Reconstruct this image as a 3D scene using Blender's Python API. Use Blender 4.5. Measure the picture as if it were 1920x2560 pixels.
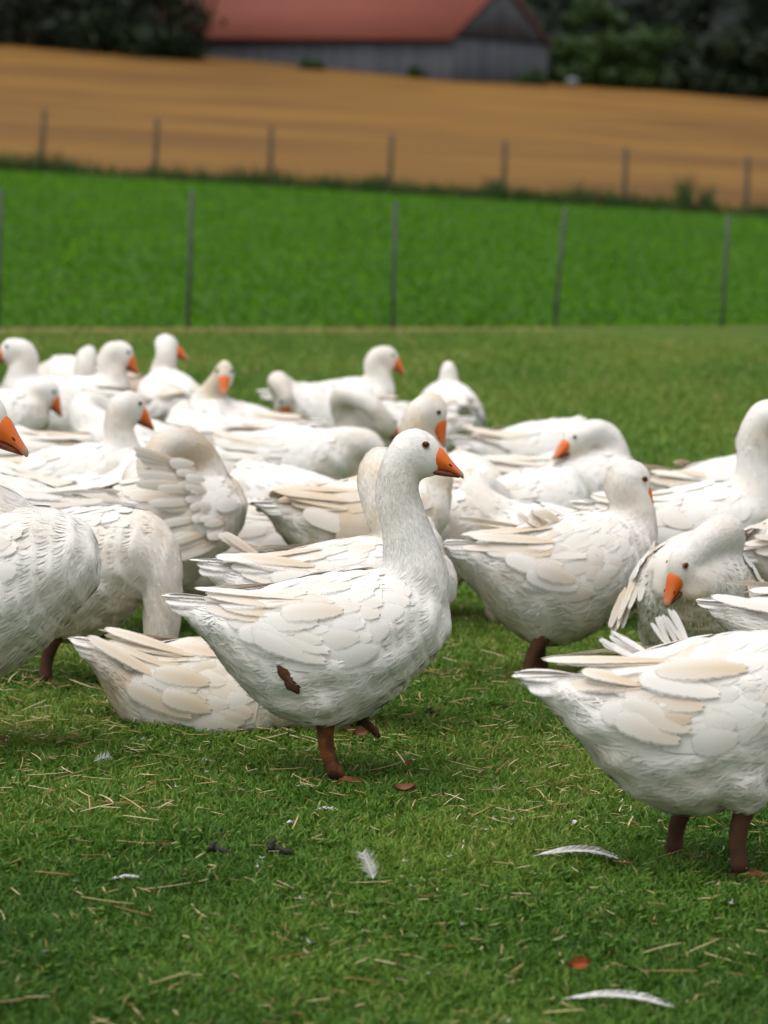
import bpy, math, random
import numpy as np
from mathutils import Vector, Matrix, kdtree

# ------------------------------------------------------------------ scene, camera, light
for o in list(bpy.data.objects):
    bpy.data.objects.remove(o)
scene = bpy.context.scene
COL = scene.collection
rng = np.random.default_rng(11)
random.seed(11)
PI = math.pi
R = math.radians

K = 1920 / 1659.0            # layout notes were taken on a 1659 px wide view of the photograph
F = 8320.0                   # focal length in photograph pixels (2560 tall)
H = 1.48                     # camera height
PITCH = math.atan(853 / F)
ROLL = R(2.0)

cam_data = bpy.data.cameras.new('camera')
cam = bpy.data.objects.new('camera', cam_data)
COL.objects.link(cam)
scene.camera = cam
fw = Vector((0, math.cos(PITCH), -math.sin(PITCH)))
up0 = Vector((0, math.sin(PITCH), math.cos(PITCH)))
rt0 = Vector((1, 0, 0))
RT = rt0 * math.cos(ROLL) + up0 * math.sin(ROLL)
UP = up0 * math.cos(ROLL) - rt0 * math.sin(ROLL)
cam.matrix_world = Matrix(((RT.x, UP.x, -fw.x, 0), (RT.y, UP.y, -fw.y, 0), (RT.z, UP.z, -fw.z, H), (0, 0, 0, 1)))
cam_data.sensor_fit = 'VERTICAL'
cam_data.sensor_height = 17.3
cam_data.lens = F / 2560 * 17.3
cam_data.clip_start = 0.1
cam_data.clip_end = 3000
cam_data.dof.use_dof = True
cam_data.dof.focus_distance = 8.05
cam_data.dof.aperture_fstop = cam_data.lens / 29.0
cam_data.dof.aperture_blades = 7

world = bpy.data.worlds.new('World')
scene.world = world
world.use_nodes = True
wn = world.node_tree.nodes
wl = world.node_tree.links
wn.clear()
w_out = wn.new('ShaderNodeOutputWorld')
w_bg = wn.new('ShaderNodeBackground')
w_sky = wn.new('ShaderNodeTexSky')
w_sky.sky_type = 'NISHITA'
w_sky.sun_disc = False
SUN_EL, SUN_AZ = R(72), R(235)        # azimuth measured clockwise from +Y
w_sky.sun_elevation = SUN_EL
w_sky.sun_rotation = SUN_AZ
w_sky.air_density = 1.0
w_sky.dust_density = 3.0
w_hs = wn.new('ShaderNodeHueSaturation')     # cloud cover: the sky's blue is mostly washed out
w_hs.inputs['Saturation'].default_value = 0.12
wl.new(w_sky.outputs[0], w_hs.inputs['Color'])
wl.new(w_hs.outputs[0], w_bg.inputs[0])
w_bg.inputs[1].default_value = 0.125
wl.new(w_bg.outputs[0], w_out.inputs[0])

sun_data = bpy.data.lights.new('sun', 'SUN')
sun_data.energy = 1.2
sun_data.angle = R(60)
sun_data.color = (1.0, 0.96, 0.9)
sun = bpy.data.objects.new('sun', sun_data)
COL.objects.link(sun)
sd = Vector((math.sin(SUN_AZ) * math.cos(SUN_EL), math.cos(SUN_AZ) * math.cos(SUN_EL), math.sin(SUN_EL)))
sun.rotation_euler = sd.to_track_quat('Z', 'Y').to_euler()
sun.location = sd * 60

scene.view_settings.view_transform = 'Standard'
scene.view_settings.look = 'None'
scene.view_settings.exposure = 0.50
scene.view_settings.gamma = 1.0
scene.view_settings.use_curve_mapping = False
scene.render.engine = 'CYCLES'
scene.cycles.use_denoising = True
scene.cycles.max_bounces = 5
scene.cycles.transparent_max_bounces = 8

# ------------------------------------------------------------------ projection helpers (layout only)
CAMP = Vector((0, 0, H))

def ray(u, v):
    """direction of a photograph pixel (1659-wide notes)"""
    return fw + RT * ((u * K - 960) / F) + UP * ((1280 - v * K) / F)

def at(u, v, d):
    """point seen at (u, v) at distance d along +Y"""
    r = ray(u, v)
    return CAMP + r * (d / r.y)

def ground(u, v):
    r = ray(u, v)
    return CAMP + r * (-H / r.z)

def spot(u, d):
    """ground point at distance d seen in column u"""
    x = 0.0
    for _ in range(4):
        rel = Vector((x, d, -H))
        dep = rel.dot(fw)
        uu = (960 + F * rel.dot(RT) / dep) / K
        x += (u - uu) * K * dep / F
    return Vector((x, d, 0))

# ------------------------------------------------------------------ materials
def new_mat(name):
    m = bpy.data.materials.new(name)
    m.use_nodes = True
    nt = m.node_tree
    nt.nodes.clear()
    return m, nt.nodes, nt.links

def N(nodes, t, **kw):
    n = nodes.new(t)
    for k, v in kw.items():
        if k in n.inputs.keys():
            n.inputs[k].default_value = v
        else:
            setattr(n, k, v)
    return n

def mixc(nodes, links, fac, a, b, mode='MIX'):
    n = nodes.new('ShaderNodeMix')
    n.data_type = 'RGBA'
    n.blend_type = mode
    for sock, val in ((n.inputs[0], fac), (n.inputs[6], a), (n.inputs[7], b)):
        if isinstance(val, bpy.types.NodeSocket):
            links.new(val, sock)
        elif isinstance(val, (int, float)):
            sock.default_value = val
        else:
            sock.default_value = (*val, 1)
    return n.outputs[2]

def math_n(nodes, links, op, a, b=None, clamp=False):
    n = nodes.new('ShaderNodeMath')
    n.operation = op
    n.use_clamp = clamp
    for i, val in enumerate((a, b)):
        if val is None:
            continue
        if isinstance(val, bpy.types.NodeSocket):
            links.new(val, n.inputs[i])
        else:
            n.inputs[i].default_value = val
    return n.outputs[0]

def ramp(nodes, links, fac, stops):
    n = nodes.new('ShaderNodeValToRGB')
    links.new(fac, n.inputs[0])
    cr = n.color_ramp
    while len(cr.elements) < len(stops):
        cr.elements.new(0.5)
    for e, (p, c) in zip(cr.elements, stops):
        e.position = p
        e.color = (*c, 1) if len(c) == 3 else c
    return n.outputs[0]

def noise(nodes, links, scale, detail=3, rough=0.5, vec=None, dim='3D'):
    n = nodes.new('ShaderNodeTexNoise')
    n.inputs['Scale'].default_value = scale
    n.inputs['Detail'].default_value = detail
    n.inputs['Roughness'].default_value = rough
    if vec is not None:
        links.new(vec, n.inputs['Vector'])
    return n.outputs[0]

def finish(nodes, links, col, rough=0.8, spec=0.2, bump=None, bump_s=0.3, bump_d=0.01, trans=0.0, trans_col=None, sheen=0.0, alpha=None):
    out = nodes.new('ShaderNodeOutputMaterial')
    p = nodes.new('ShaderNodeBsdfPrincipled')
    if isinstance(col, bpy.types.NodeSocket):
        links.new(col, p.inputs['Base Color'])
    else:
        p.inputs['Base Color'].default_value = (*col, 1)
    p.inputs['Roughness'].default_value = rough
    p.inputs['Specular IOR Level'].default_value = spec
    if sheen:
        p.inputs['Sheen Weight'].default_value = sheen
    if bump is not None:
        b = nodes.new('ShaderNodeBump')
        b.inputs['Strength'].default_value = bump_s
        b.inputs['Distance'].default_value = bump_d
        links.new(bump, b.inputs['Height'])
        links.new(b.outputs[0], p.inputs['Normal'])
    sh = p.outputs[0]
    if trans > 0:
        t = nodes.new('ShaderNodeBsdfTranslucent')
        c = trans_col if trans_col is not None else col
        if isinstance(c, bpy.types.NodeSocket):
            links.new(c, t.inputs[0])
        else:
            t.inputs[0].default_value = (*c, 1)
        mx = nodes.new('ShaderNodeMixShader')
        mx.inputs[0].default_value = trans
        links.new(sh, mx.inputs[1])
        links.new(t.outputs[0], mx.inputs[2])
        sh = mx.outputs[0]
    if alpha is not None:
        tr = nodes.new('ShaderNodeBsdfTransparent')
        mx = nodes.new('ShaderNodeMixShader')
        links.new(alpha, mx.inputs[0])
        links.new(tr.outputs[0], mx.inputs[1])
        links.new(sh, mx.inputs[2])
        sh = mx.outputs[0]
    links.new(sh, out.inputs[0])

WHITE = (0.87, 0.862, 0.845)
CREAM = (0.66, 0.54, 0.405)

def mat_plumage(name, use_object=False):
    m, n, l = new_mat(name)
    a = N(n, 'ShaderNodeAttribute', attribute_name='tint')
    sep = n.new('ShaderNodeSeparateColor')
    l.new(a.outputs['Color'], sep.inputs[0])
    geo = n.new('ShaderNodeTexCoord')
    nz = noise(n, l, 9.0, 4, 0.6, geo.outputs['Object'])
    if use_object:
        oi = n.new('ShaderNodeObjectInfo')
        # object colour red = how cream this feather is
        sc = n.new('ShaderNodeSeparateColor')
        l.new(oi.outputs['Color'], sc.inputs[0])
        tint = sc.outputs[0]
        al = sep.outputs[1]
        # cream core running down the feather, paler towards rim
        core = math_n(n, l, 'SUBTRACT', 1.0, sep.outputs[2])
        t1 = math_n(n, l, 'MULTIPLY', core, 0.45)
        t1 = math_n(n, l, 'ADD', t1, math_n(n, l, 'MULTIPLY', math_n(n, l, 'SUBTRACT', 1.15, al), 0.75))
        fac = math_n(n, l, 'MULTIPLY', tint, t1)
        barb = n.new('ShaderNodeTexWave')
        barb.inputs['Scale'].default_value = 5.0
        barb.inputs['Distortion'].default_value = 2.0
        cmb = n.new('ShaderNodeCombineXYZ')
        l.new(math_n(n, l, 'ADD', al, math_n(n, l, 'MULTIPLY', sep.outputs[2], -0.25)), cmb.inputs[0])
        l.new(cmb.outputs[0], barb.inputs['Vector'])
        bump = barb.outputs['Fac']
        fac = math_n(n, l, 'ADD', fac, math_n(n, l, 'MULTIPLY', bump, 0.05), True)
    else:
        t = math_n(n, l, 'MULTIPLY', sep.outputs[0], math_n(n, l, 'ADD', nz, 0.5))
        fac = math_n(n, l, 'MINIMUM', t, 1.0, True)
        bump = noise(n, l, 420.0, 2, 0.5, geo.outputs['Object'])
    col = mixc(n, l, fac, WHITE, CREAM)
    # frayed, see-through margins of the vane
    al_ = sep.outputs[1]
    tipw = math_n(n, l, 'POWER', al_, 7.0 if use_object else 5.0)
    edge = math_n(n, l, 'MAXIMUM', sep.outputs[2], tipw)
    fray = noise(n, l, 34.0 if use_object else 300.0, 2, 0.6, geo.outputs['Object'])
    if use_object:
        cb = n.new('ShaderNodeCombineXYZ')
        l.new(math_n(n, l, 'MULTIPLY', al_, 26.0), cb.inputs[0])
        l.new(math_n(n, l, 'MULTIPLY', sep.outputs[2], 2.0), cb.inputs[1])
        l.new(oi.outputs['Random'], cb.inputs[2])
        fray = noise(n, l, 1.6, 2, 0.6, cb.outputs[0])
    al2 = math_n(n, l, 'MULTIPLY', math_n(n, l, 'SUBTRACT', 1.0, edge), 3.0 if use_object else 1.9)
    alpha = math_n(n, l, 'ADD', al2, math_n(n, l, 'MULTIPLY', math_n(n, l, 'SUBTRACT', fray, 0.45), 0.8 if use_object else 0.7), True)
    finish(n, l, col, 0.8, 0.12, bump, 0.05 if use_object else 0.15, 0.002, 0.07 if use_object else 0.0, col, 0.1, alpha if use_object else None)
    return m

M_PLUME = mat_plumage('white_plumage')
M_FEATHER = mat_plumage('wing_feather_vane', True)

def mat_body():
    m, n, l = new_mat('goose_skin_down')
    geo = n.new('ShaderNodeTexCoord')
    a = N(n, 'ShaderNodeAttribute', attribute_name='tint')
    sep = n.new('ShaderNodeSeparateColor')
    l.new(a.outputs['Color'], sep.inputs[0])
    nz = noise(n, l, 9.0, 4, 0.6, geo.outputs['Object'])
    fine = noise(n, l, 260.0, 3, 0.6, geo.outputs['Object'])
    fac = math_n(n, l, 'MULTIPLY', sep.outputs[0], math_n(n, l, 'ADD', nz, 0.5), True)
    col = mixc(n, l, fac, WHITE, CREAM)
    finish(n, l, col, 0.85, 0.1, fine, 0.4, 0.003, 0, None, 0.1)
    return m
M_BODY = mat_body()

def mat_bill():
    m, n, l = new_mat('orange_bill')
    a = N(n, 'ShaderNodeAttribute', attribute_name='tint')
    sep = n.new('ShaderNodeSeparateColor')
    l.new(a.outputs['Color'], sep.inputs[0])
    tc = n.new('ShaderNodeTexCoord')
    nz = noise(n, l, 60, 4, 0.6, tc.outputs['Object'])
    c1 = mixc(n, l, math_n(n, l, 'MULTIPLY', nz, 0.5), (0.78, 0.155, 0.008), (0.55, 0.11, 0.03))
    # pinkish towards the end, horn coloured nail at the very tip
    c2 = mixc(n, l, ramp(n, l, sep.outputs[0], [(0.35, (0, 0, 0)), (0.9, (1, 1, 1))]), c1, (0.62, 0.16, 0.06))
    c3 = mixc(n, l, ramp(n, l, sep.outputs[0], [(0.80, (0, 0, 0)), (0.93, (1, 1, 1))]), c2, (0.45, 0.26, 0.16))
    finish(n, l, c3, 0.42, 0.4, nz, 0.2, 0.002)
    return m
M_BILL = mat_bill()


def mat_simple(name, col, rough=0.8, spec=0.3, var=0.3, scale=20, bump=0.2, bd=0.004, col2=None):
    m, n, l = new_mat(name)
    tc = n.new('ShaderNodeTexCoord')
    nz = noise(n, l, scale, 4, 0.6, tc.outputs['Object'])
    c2 = col2 if col2 else tuple(c * (1 - var) for c in col)
    c = mixc(n, l, ramp(n, l, nz, [(0.35, (0, 0, 0)), (0.65, (1, 1, 1))]), col, c2)
    finish(n, l, c, rough, spec, nz, bump, bd)
    return m

M_LEG = mat_simple('muddy_orange_leg', (0.22, 0.075, 0.02), 0.8, 0.2, 0.5, 28, 0.6, 0.004, (0.05, 0.024, 0.014))
M_LEGDARK = mat_simple('dark_muddy_leg', (0.055, 0.028, 0.018), 0.8, 0.25, 0.5, 25, 0.6, 0.004, (0.10, 0.04, 0.018))
M_FOOT = mat_simple('muddy_orange_foot', (0.28, 0.10, 0.035), 0.8, 0.2, 0.4, 30, 0.5, 0.003, (0.08, 0.035, 0.018))
M_EYE = mat_simple('dark_brown_eye', (0.012, 0.007, 0.005), 0.08, 0.6, 0.2, 10, 0.0)
M_LID = mat_simple('orange_eyelid', (0.40, 0.15, 0.05), 0.6, 0.3)
M_BILL_LOW = mat_simple('dull_lower_bill', (0.24, 0.06, 0.028), 0.5, 0.3, 0.4, 60, 0.3, 0.002, (0.12, 0.035, 0.025))
M_NOSTRIL = mat_simple('nostril_dark', (0.10, 0.012, 0.008), 0.7, 0.2)

# ------------------------------------------------------------------ mesh helpers
def link(o, parent=None):
    COL.objects.link(o)
    if parent is not None:
        o.parent = parent
    return o

def np_mesh(name, verts, faces, smooth=True):
    """verts (n,3); faces: list of int arrays (k,3) / (k,4)"""
    me = bpy.data.meshes.new(name)
    verts = np.asarray(verts, dtype=np.float32).reshape(-1, 3)
    faces = [np.asarray(f, dtype=np.int32) for f in faces if len(f)]
    me.vertices.add(len(verts))
    me.vertices.foreach_set('co', verts.ravel())
    loops = np.concatenate([f.ravel() for f in faces])
    tot = np.concatenate([np.full(len(f), f.shape[1], dtype=np.int32) for f in faces])
    start = np.concatenate(([0], np.cumsum(tot)[:-1])).astype(np.int32)
    me.loops.add(len(loops))
    me.loops.foreach_set('vertex_index', loops)
    me.polygons.add(len(tot))
    me.polygons.foreach_set('loop_start', start)
    me.polygons.foreach_set('loop_total', tot)
    if smooth:
        me.polygons.foreach_set('use_smooth', np.ones(len(tot), dtype=bool))
    me.update(calc_edges=True)
    me.validate()
    return me

def set_attr(me, name, cols):
    a = me.attributes.new(name, 'FLOAT_COLOR', 'POINT')
    c = np.ones((len(me.vertices), 4), dtype=np.float32)
    c[:, :cols.shape[1]] = cols
    a.data.foreach_set('color', c.ravel())

def mesh_obj(name, verts, faces, mat, parent=None, smooth=True, attr=None, normals=None):
    me = np_mesh(name, verts, faces, smooth)
    if normals is not None:
        me.normals_split_custom_set_from_vertices(normals.tolist())
    if mat:
        me.materials.append(mat)
    if attr is not None:
        set_attr(me, 'tint', attr)
    return link(bpy.data.objects.new(name, me), parent)

def tag(o, label=None, cat=None, group=None, kind=None):
    if label: o['label'] = label
    if cat: o['category'] = cat
    if group: o['group'] = group
    if kind: o['kind'] = kind
    return o

def empty(name, loc=(0, 0, 0), rz=0.0):
    o = bpy.data.objects.new(name, None)
    o.empty_display_size = 0.1
    o.location = loc
    o.rotation_euler = (0, 0, rz)
    return link(o)

class MB:
    def __init__(self):
        self.v = []; self.f3 = []; self.f4 = []; self.a = []; self.n = 0
    def add(self, v, f3=(), f4=(), a=None):
        v = np.asarray(v, dtype=np.float64).reshape(-1, 3)
        if len(f3): self.f3.append(np.asarray(f3, dtype=np.int64) + self.n)
        if len(f4): self.f4.append(np.asarray(f4, dtype=np.int64) + self.n)
        self.v.append(v)
        if a is not None: self.a.append(np.asarray(a, dtype=np.float64))
        self.n += len(v)
    def get(self):
        v = np.concatenate(self.v)
        f = []
        if self.f3: f.append(np.concatenate(self.f3))
        if self.f4: f.append(np.concatenate(self.f4))
        return v, f
    def build(self, name, mat, parent=None, smooth=True):
        v, f = self.get()
        return mesh_obj(name, v, f, mat, parent, smooth, np.concatenate(self.a) if self.a else None)
    def box(self, c, s, rot=None):
        c = np.array(c, float); s = np.array(s, float) / 2
        p = np.array([[x, y, z] for x in (-1, 1) for y in (-1, 1) for z in (-1, 1)], float) * s
        if rot is not None:
            p = p @ np.array(rot).T
        self.add(p + c, f4=[[0, 1, 3, 2], [4, 6, 7, 5], [0, 4, 5, 1], [2, 3, 7, 6], [0, 2, 6, 4], [1, 5, 7, 3]])
    def tube(self, pts, rad, m=8, cap=True):
        v, f4, f3 = tube_geo(pts, rad, m, cap)
        self.add(v, f3, f4)

def frames(P):
    P = np.asarray(P, float)
    T = np.gradient(P, axis=0)
    T /= np.linalg.norm(T, axis=1)[:, None] + 1e-12
    ref = np.array([0, 0, 1.0]) if abs(T[0][2]) < 0.9 else np.array([1.0, 0, 0])
    S = []
    s = np.cross(ref, T[0]); s /= np.linalg.norm(s)
    for t in T:
        s = s - t * s.dot(t)
        s /= np.linalg.norm(s) + 1e-12
        S.append(s)
    S = np.array(S)
    U = np.cross(T, S)
    return T, S, U

def tube_geo(P, rad, m=8, cap=True):
    P = np.asarray(P, float)
    rad = np.broadcast_to(np.asarray(rad, float), (len(P),)) if np.ndim(rad) < 2 else np.asarray(rad, float)
    T, S, U = frames(P)
    th = np.linspace(0, 2 * PI, m, endpoint=False)
    if rad.ndim == 1:
        ra = rb = rad
    else:
        ra, rb = rad[:, 0], rad[:, 1]
    V = P[:, None, :] + (S[:, None, :] * np.cos(th)[None, :, None]) * ra[:, None, None] + (U[:, None, :] * np.sin(th)[None, :, None]) * rb[:, None, None]
    return ring_geo(V, cap)

def ring_geo(V, cap=True):
    n, m, _ = V.shape
    v = V.reshape(-1, 3)
    i = np.arange(n - 1)[:, None] * m
    j = np.arange(m)[None, :]
    j2 = (j + 1) % m
    f4 = np.stack([i + j, i + j2, i + m + j2, i + m + j], -1).reshape(-1, 4)
    f3 = np.zeros((0, 3), int)
    if cap:
        c0 = V[0].mean(0); c1 = V[-1].mean(0)
        v = np.concatenate([v, [c0, c1]])
        a = n * m
        jj = np.arange(m)
        f3 = np.concatenate([np.stack([(jj + 1) % m, jj, np.full(m, a)], -1),
                             np.stack([(n - 1) * m + jj, (n - 1) * m + (jj + 1) % m, np.full(m, a + 1)], -1)])
    return v, f4, f3

def catmull(pts, n):
    P = np.asarray(pts, float)
    P = np.vstack([2 * P[0] - P[1], P, 2 * P[-1] - P[-2]])
    seg = len(P) - 3
    t = np.linspace(0, seg, n)
    i = np.minimum(t.astype(int), seg - 1)
    f = (t - i)[:, None]
    p0, p1, p2, p3 = P[i], P[i + 1], P[i + 2], P[i + 3]
    return 0.5 * ((2 * p1) + (-p0 + p2) * f + (2 * p0 - 5 * p1 + 4 * p2 - p3) * f ** 2 + (-p0 + 3 * p1 - 3 * p2 + p3) * f ** 3)

def norm(a):
    return a / (np.linalg.norm(a, axis=-1, keepdims=True) + 1e-12)

# ------------------------------------------------------------------ terrain
# height of the ground at (x, y): flat pasture, a green rise behind the netting, a stubble field climbing to the barn
def ctrl(u, v, d):
    p = at(u, v, d)
    return p.x, p.z
_rows = []
# (distance, left note (u, v), right note (u, v))
for d, v0, v1 in ((78.0, 368, 470), (150.0, 236, 345), (215.0, 150, 258), (255.0, 98, 214), (300.0, 62, 178)):
    (xa, za), (xb, zb) = ctrl(0, v0, d), ctrl(1659, v1, d)
    _rows.append((d, (za + zb) / 2, (zb - za) / (xb - xa)))
FENCE_Y0 = 29.3

def terrain(x, y):
    x = np.asarray(x, float); y = np.asarray(y, float)
    D = np.array([-50, 26.0, 30.0] + [r[0] for r in _rows] + [420.0, 900.0])
    Z = np.array([0, 0, 0.0] + [r[1] for r in _rows] + [_rows[-1][1] + 12, _rows[-1][1] + 60])
    S = np.array([0, 0, 0.0] + [r[2] for r in _rows] + [_rows[-1][2], _rows[-1][2] * 0.5])
    z = np.interp(y, D, Z)
    s = np.interp(y, D, S)
    xx = np.clip(x, -90, 90)
    return z + s * xx

def sheet(name, x0, x1, ys, nx, mat, dz=0.0):
    xs = np.linspace(x0, x1, nx)
    X, Y = np.meshgrid(xs, ys)
    Z = terrain(X, Y) + dz
    v = np.stack([X, Y, Z], -1).reshape(-1, 3)
    ny = len(ys)
    i = np.arange(ny - 1)[:, None] * nx; j = np.arange(nx - 1)[None, :]
    f = np.stack([i + j, i + j + 1, i + nx + j + 1, i + nx + j], -1).reshape(-1, 4)
    return mesh_obj(name, v, [f], mat)

def mat_pasture():
    m, n, l = new_mat('pasture_soil_and_turf')
    tc = n.new('ShaderNodeTexCoord')
    big = noise(n, l, 0.9, 4, 0.6, tc.outputs['Object'])
    mid = noise(n, l, 7.0, 5, 0.65, tc.outputs['Object'])
    fine = noise(n, l, 90.0, 4, 0.7, tc.outputs['Object'])
    c = ramp(n, l, fine, [(0.3, (0.032, 0.066, 0.010)), (0.55, (0.075, 0.145, 0.018)), (0.75, (0.14, 0.20, 0.032))])
    c = mixc(n, l, ramp(n, l, mid, [(0.5, (0, 0, 0)), (0.72, (0.55, 0.55, 0.55))]), c, (0.16, 0.125, 0.05))
    c = mixc(n, l, ramp(n, l, big, [(0.45, (0, 0, 0)), (0.7, (0.45, 0.45, 0.45))]), c, (0.15, 0.14, 0.035))
    finish(n, l, c, 0.95, 0.1, fine, 0.6, 0.02)
    return m

def mat_meadow():
    m, n, l = new_mat('lush_meadow')
    tc = n.new('ShaderNodeTexCoord')
    mp = n.new('ShaderNodeMapping')
    mp.inputs['Scale'].default_value = (0.5, 0.16, 0.5)
    l.new(tc.outputs['Object'], mp.inputs[0])
    big = noise(n, l, 1.0, 5, 0.6, mp.outputs[0])
    fine = noise(n, l, 12.0, 4, 0.7, tc.outputs['Object'])
    c = mixc(n, l, ramp(n, l, big, [(.35, (0, 0, 0)), (.65, (1, 1, 1))]), (0.046, 0.140, 0.003), (0.062, 0.172, 0.005))
    c = mixc(n, l, ramp(n, l, fine, [(0.4, (0, 0, 0)), (0.7, (0.6, 0.6, 0.6))]), c, (0.040, 0.122, 0.003))
    finish(n, l, c, 0.95, 0.0, fine, 0.4, 0.05)
    return m

def mat_stubble():
    m, n, l = new_mat('ripe_stubble_field')
    tc = n.new('ShaderNodeTexCoord')
    mp = n.new('ShaderNodeMapping')
    mp.inputs['Scale'].default_value = (0.045, 0.060, 0.0)
    mp.inputs['Rotation'].default_value = (0, 0, R(8))
    l.new(tc.outputs['Object'], mp.inputs[0])
    big = noise(n, l, 1.0, 5, 0.6, mp.outputs[0])
    mp2 = n.new('ShaderNodeMapping')
    mp2.inputs['Scale'].default_value = (0.2, 0.9, 0.0)
    l.new(tc.outputs['Object'], mp2.inputs[0])
    rows = noise(n, l, 1.0, 4, 0.6, mp2.outputs[0])
    fine = noise(n, l, 6.0, 4, 0.7, tc.outputs['Object'])
    c = ramp(n, l, big, [(0.38, (0.115, 0.056, 0.015)), (0.48, (0.170, 0.085, 0.020)), (0.60, (0.215, 0.110, 0.024))])
    c = mixc(n, l, ramp(n, l, rows, [(0.42, (0, 0, 0)), (0.62, (0.4, 0.4, 0.4))]), c, (0.115, 0.058, 0.016))
    c = mixc(n, l, math_n(n, l, 'MULTIPLY', fine, 0.25), c, (0.24, 0.13, 0.035))
    finish(n, l, c, 0.95, 0.1, fine, 0.4, 0.05)
    return m

tag(sheet('ground', -45, 45, np.concatenate([np.linspace(-6, 3, 8), np.linspace(4, 38.0, 66)]), 120, mat_pasture()),
    'short worn pasture grass ground under the flock', 'ground', kind='structure')
FA, FB = ground(0, 716), ground(1659, 714)           # foot of the netting fence, left and right edge of the frame
FS = (FB.y - FA.y) / (FB.x - FA.x)
def fence_y(x):
    return FA.y + (np.clip(x, -30, 30) - FA.x) * FS
def meadow_sheet():
    nx, ny = 60, 50
    xs = np.linspace(-75, 75, nx)
    t = np.linspace(0, 1, ny)
    X, T_ = np.meshgrid(xs, t)
    y0 = fence_y(X) + 0.12 * np.sin(X * 1.7) * 0.5
    Y = y0 + (82 - y0) * T_
    v = np.stack([X, Y, terrain(X, Y) + 0.004], -1).reshape(-1, 3)
    i = np.arange(ny - 1)[:, None] * nx; j = np.arange(nx - 1)[None, :]
    f = np.stack([i + j, i + j + 1, i + nx + j + 1, i + nx + j], -1).reshape(-1, 4)
    return mesh_obj('meadow', v, [f], mat_meadow())
tag(meadow_sheet(), 'vivid green meadow strip rising behind the netting fence', 'meadow', kind='structure')
tag(sheet('stubble_field', -240, 240, np.linspace(78, 262, 70), 80, mat_stubble(), 0.010),
    'golden brown stubble field on the slope', 'field', kind='structure')
tag(sheet('hill', -500, 500, np.linspace(258, 800, 30), 40,
          mat_simple('dark_woodland_floor', (0.006, 0.010, 0.005), 0.95, 0.1, 0.4, 0.2), -0.03),
    'dark wooded hillside behind the barn', 'hill', kind='structure')

# ------------------------------------------------------------------ the goose
# standing body in goose space (x forward, y left, z up, metres): x, top, bottom, half width
PROF = np.array([
    (-0.385, 0.436, 0.418, 0.010), (-0.34, 0.434, 0.378, 0.034), (-0.30, 0.432, 0.338, 0.058), (-0.25, 0.437, 0.278, 0.090), (-0.20, 0.450, 0.218, 0.116),
    (-0.14, 0.472, 0.168, 0.140), (-0.07, 0.493, 0.132, 0.157), (0.0, 0.507, 0.121, 0.166), (0.07, 0.517, 0.146, 0.168),
    (0.13, 0.522, 0.186, 0.162), (0.19, 0.518, 0.240, 0.146), (0.24, 0.500, 0.294, 0.118), (0.275, 0.470, 0.340, 0.082), (0.295, 0.43, 0.37, 0.035)])
BP = np.array((0.0, 0.0, 0.33))   # pivot of the body's pitch

def prof(x):
    x = np.asarray(x, float)
    return (np.interp(x, PROF[:, 0], PROF[:, 1]), np.interp(x, PROF[:, 0], PROF[:, 2]), np.interp(x, PROF[:, 0], PROF[:, 3]))

def flank(x, phi, side):
    """point and outward normal on the body's section at x, phi from the back's midline"""
    t, b, w = prof(x)
    c, h = (t + b) / 2, (t - b) / 2
    p = np.array((x, side * w * math.sin(phi), c + h * math.cos(phi)))
    n = np.array((0.0, side * math.sin(phi) / max(w, .02), math.cos(phi) / max(h, .02)))
    n /= np.linalg.norm(n)
    return p, n

def feather_mesh(seed, notch=0.5, fine=False):
    """vane of unit length along +x, unit width along y, with rachis, camber, a round tip and a few split barbs"""
    r = np.random.default_rng(seed)
    t = np.array((0, .14, .32, .52, .68, .80, .89, .955, .99))
    wp = np.interp(t, (0, .14, .32, .52, .68, .80, .89, .955, .99), (.20, .60, .86, 1.0, 1.0, .93, .76, .50, .16))
    if fine:
        t2 = np.concatenate([np.linspace(0, .86, 15), (.90, .94, .97, .99)])
        wp = np.interp(t2, t, wp); t = t2
    rows = len(t)
    v, a = [], []
    for i, (tt, w) in enumerate(zip(t, wp)):
        bend = 0.06 * tt * tt * (1 if seed % 2 else -1)
        for s in (-1, -.5, 0, .5, 1):
            ww = w * 0.5 * s
            if abs(s) == 1 and 0 < i < rows - 1:
                ww *= 1 - notch * 0.12 * r.random() ** (2.2 if fine else 1)
            xx = tt + (0.010 * r.standard_normal() * notch if abs(s) == 1 else 0) - 0.04 * abs(s) * (1 - tt)
            z = -0.16 * ww * ww + 0.006 * (s == 0) - 0.14 * tt * tt * tt
            v.append((xx, ww + bend, z))
            a.append((0, tt, abs(s)))
    f = []
    for i in range(rows - 1):
        for j in range(4):
            k = i * 5 + j
            f.append((k, k + 5, k + 6, k + 1))
    return np.array(v), np.array(f), np.array(a)

NOTCH = (0.5, 0.8, 1.2, 0.6, 1.0, 1.4)
FEATHERS = [feather_mesh(i, NOTCH[i]) for i in range(6)]
FEATHER_ME = []
for i, (v, f, a) in enumerate([feather_mesh(i, NOTCH[i], True) for i in range(6)]):
    me = np_mesh('feather', v, [f])
    me.materials.append(M_FEATHER)
    set_attr(me, 'tint', a)
    FEATHER_ME.append(me)

def feather_matrix(root, tip, n, W, flip=1.0):
    f = tip - root
    L = np.linalg.norm(f)
    f = f / L
    n = n - f * n.dot(f)
    n /= np.linalg.norm(n) + 1e-9
    b = np.cross(n, f)
    M = np.eye(4)
    M[:3, 0] = f * L
    M[:3, 1] = b * W * flip
    M[:3, 2] = n * W * 1.6
    M[:3, 3] = root
    return M

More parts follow.
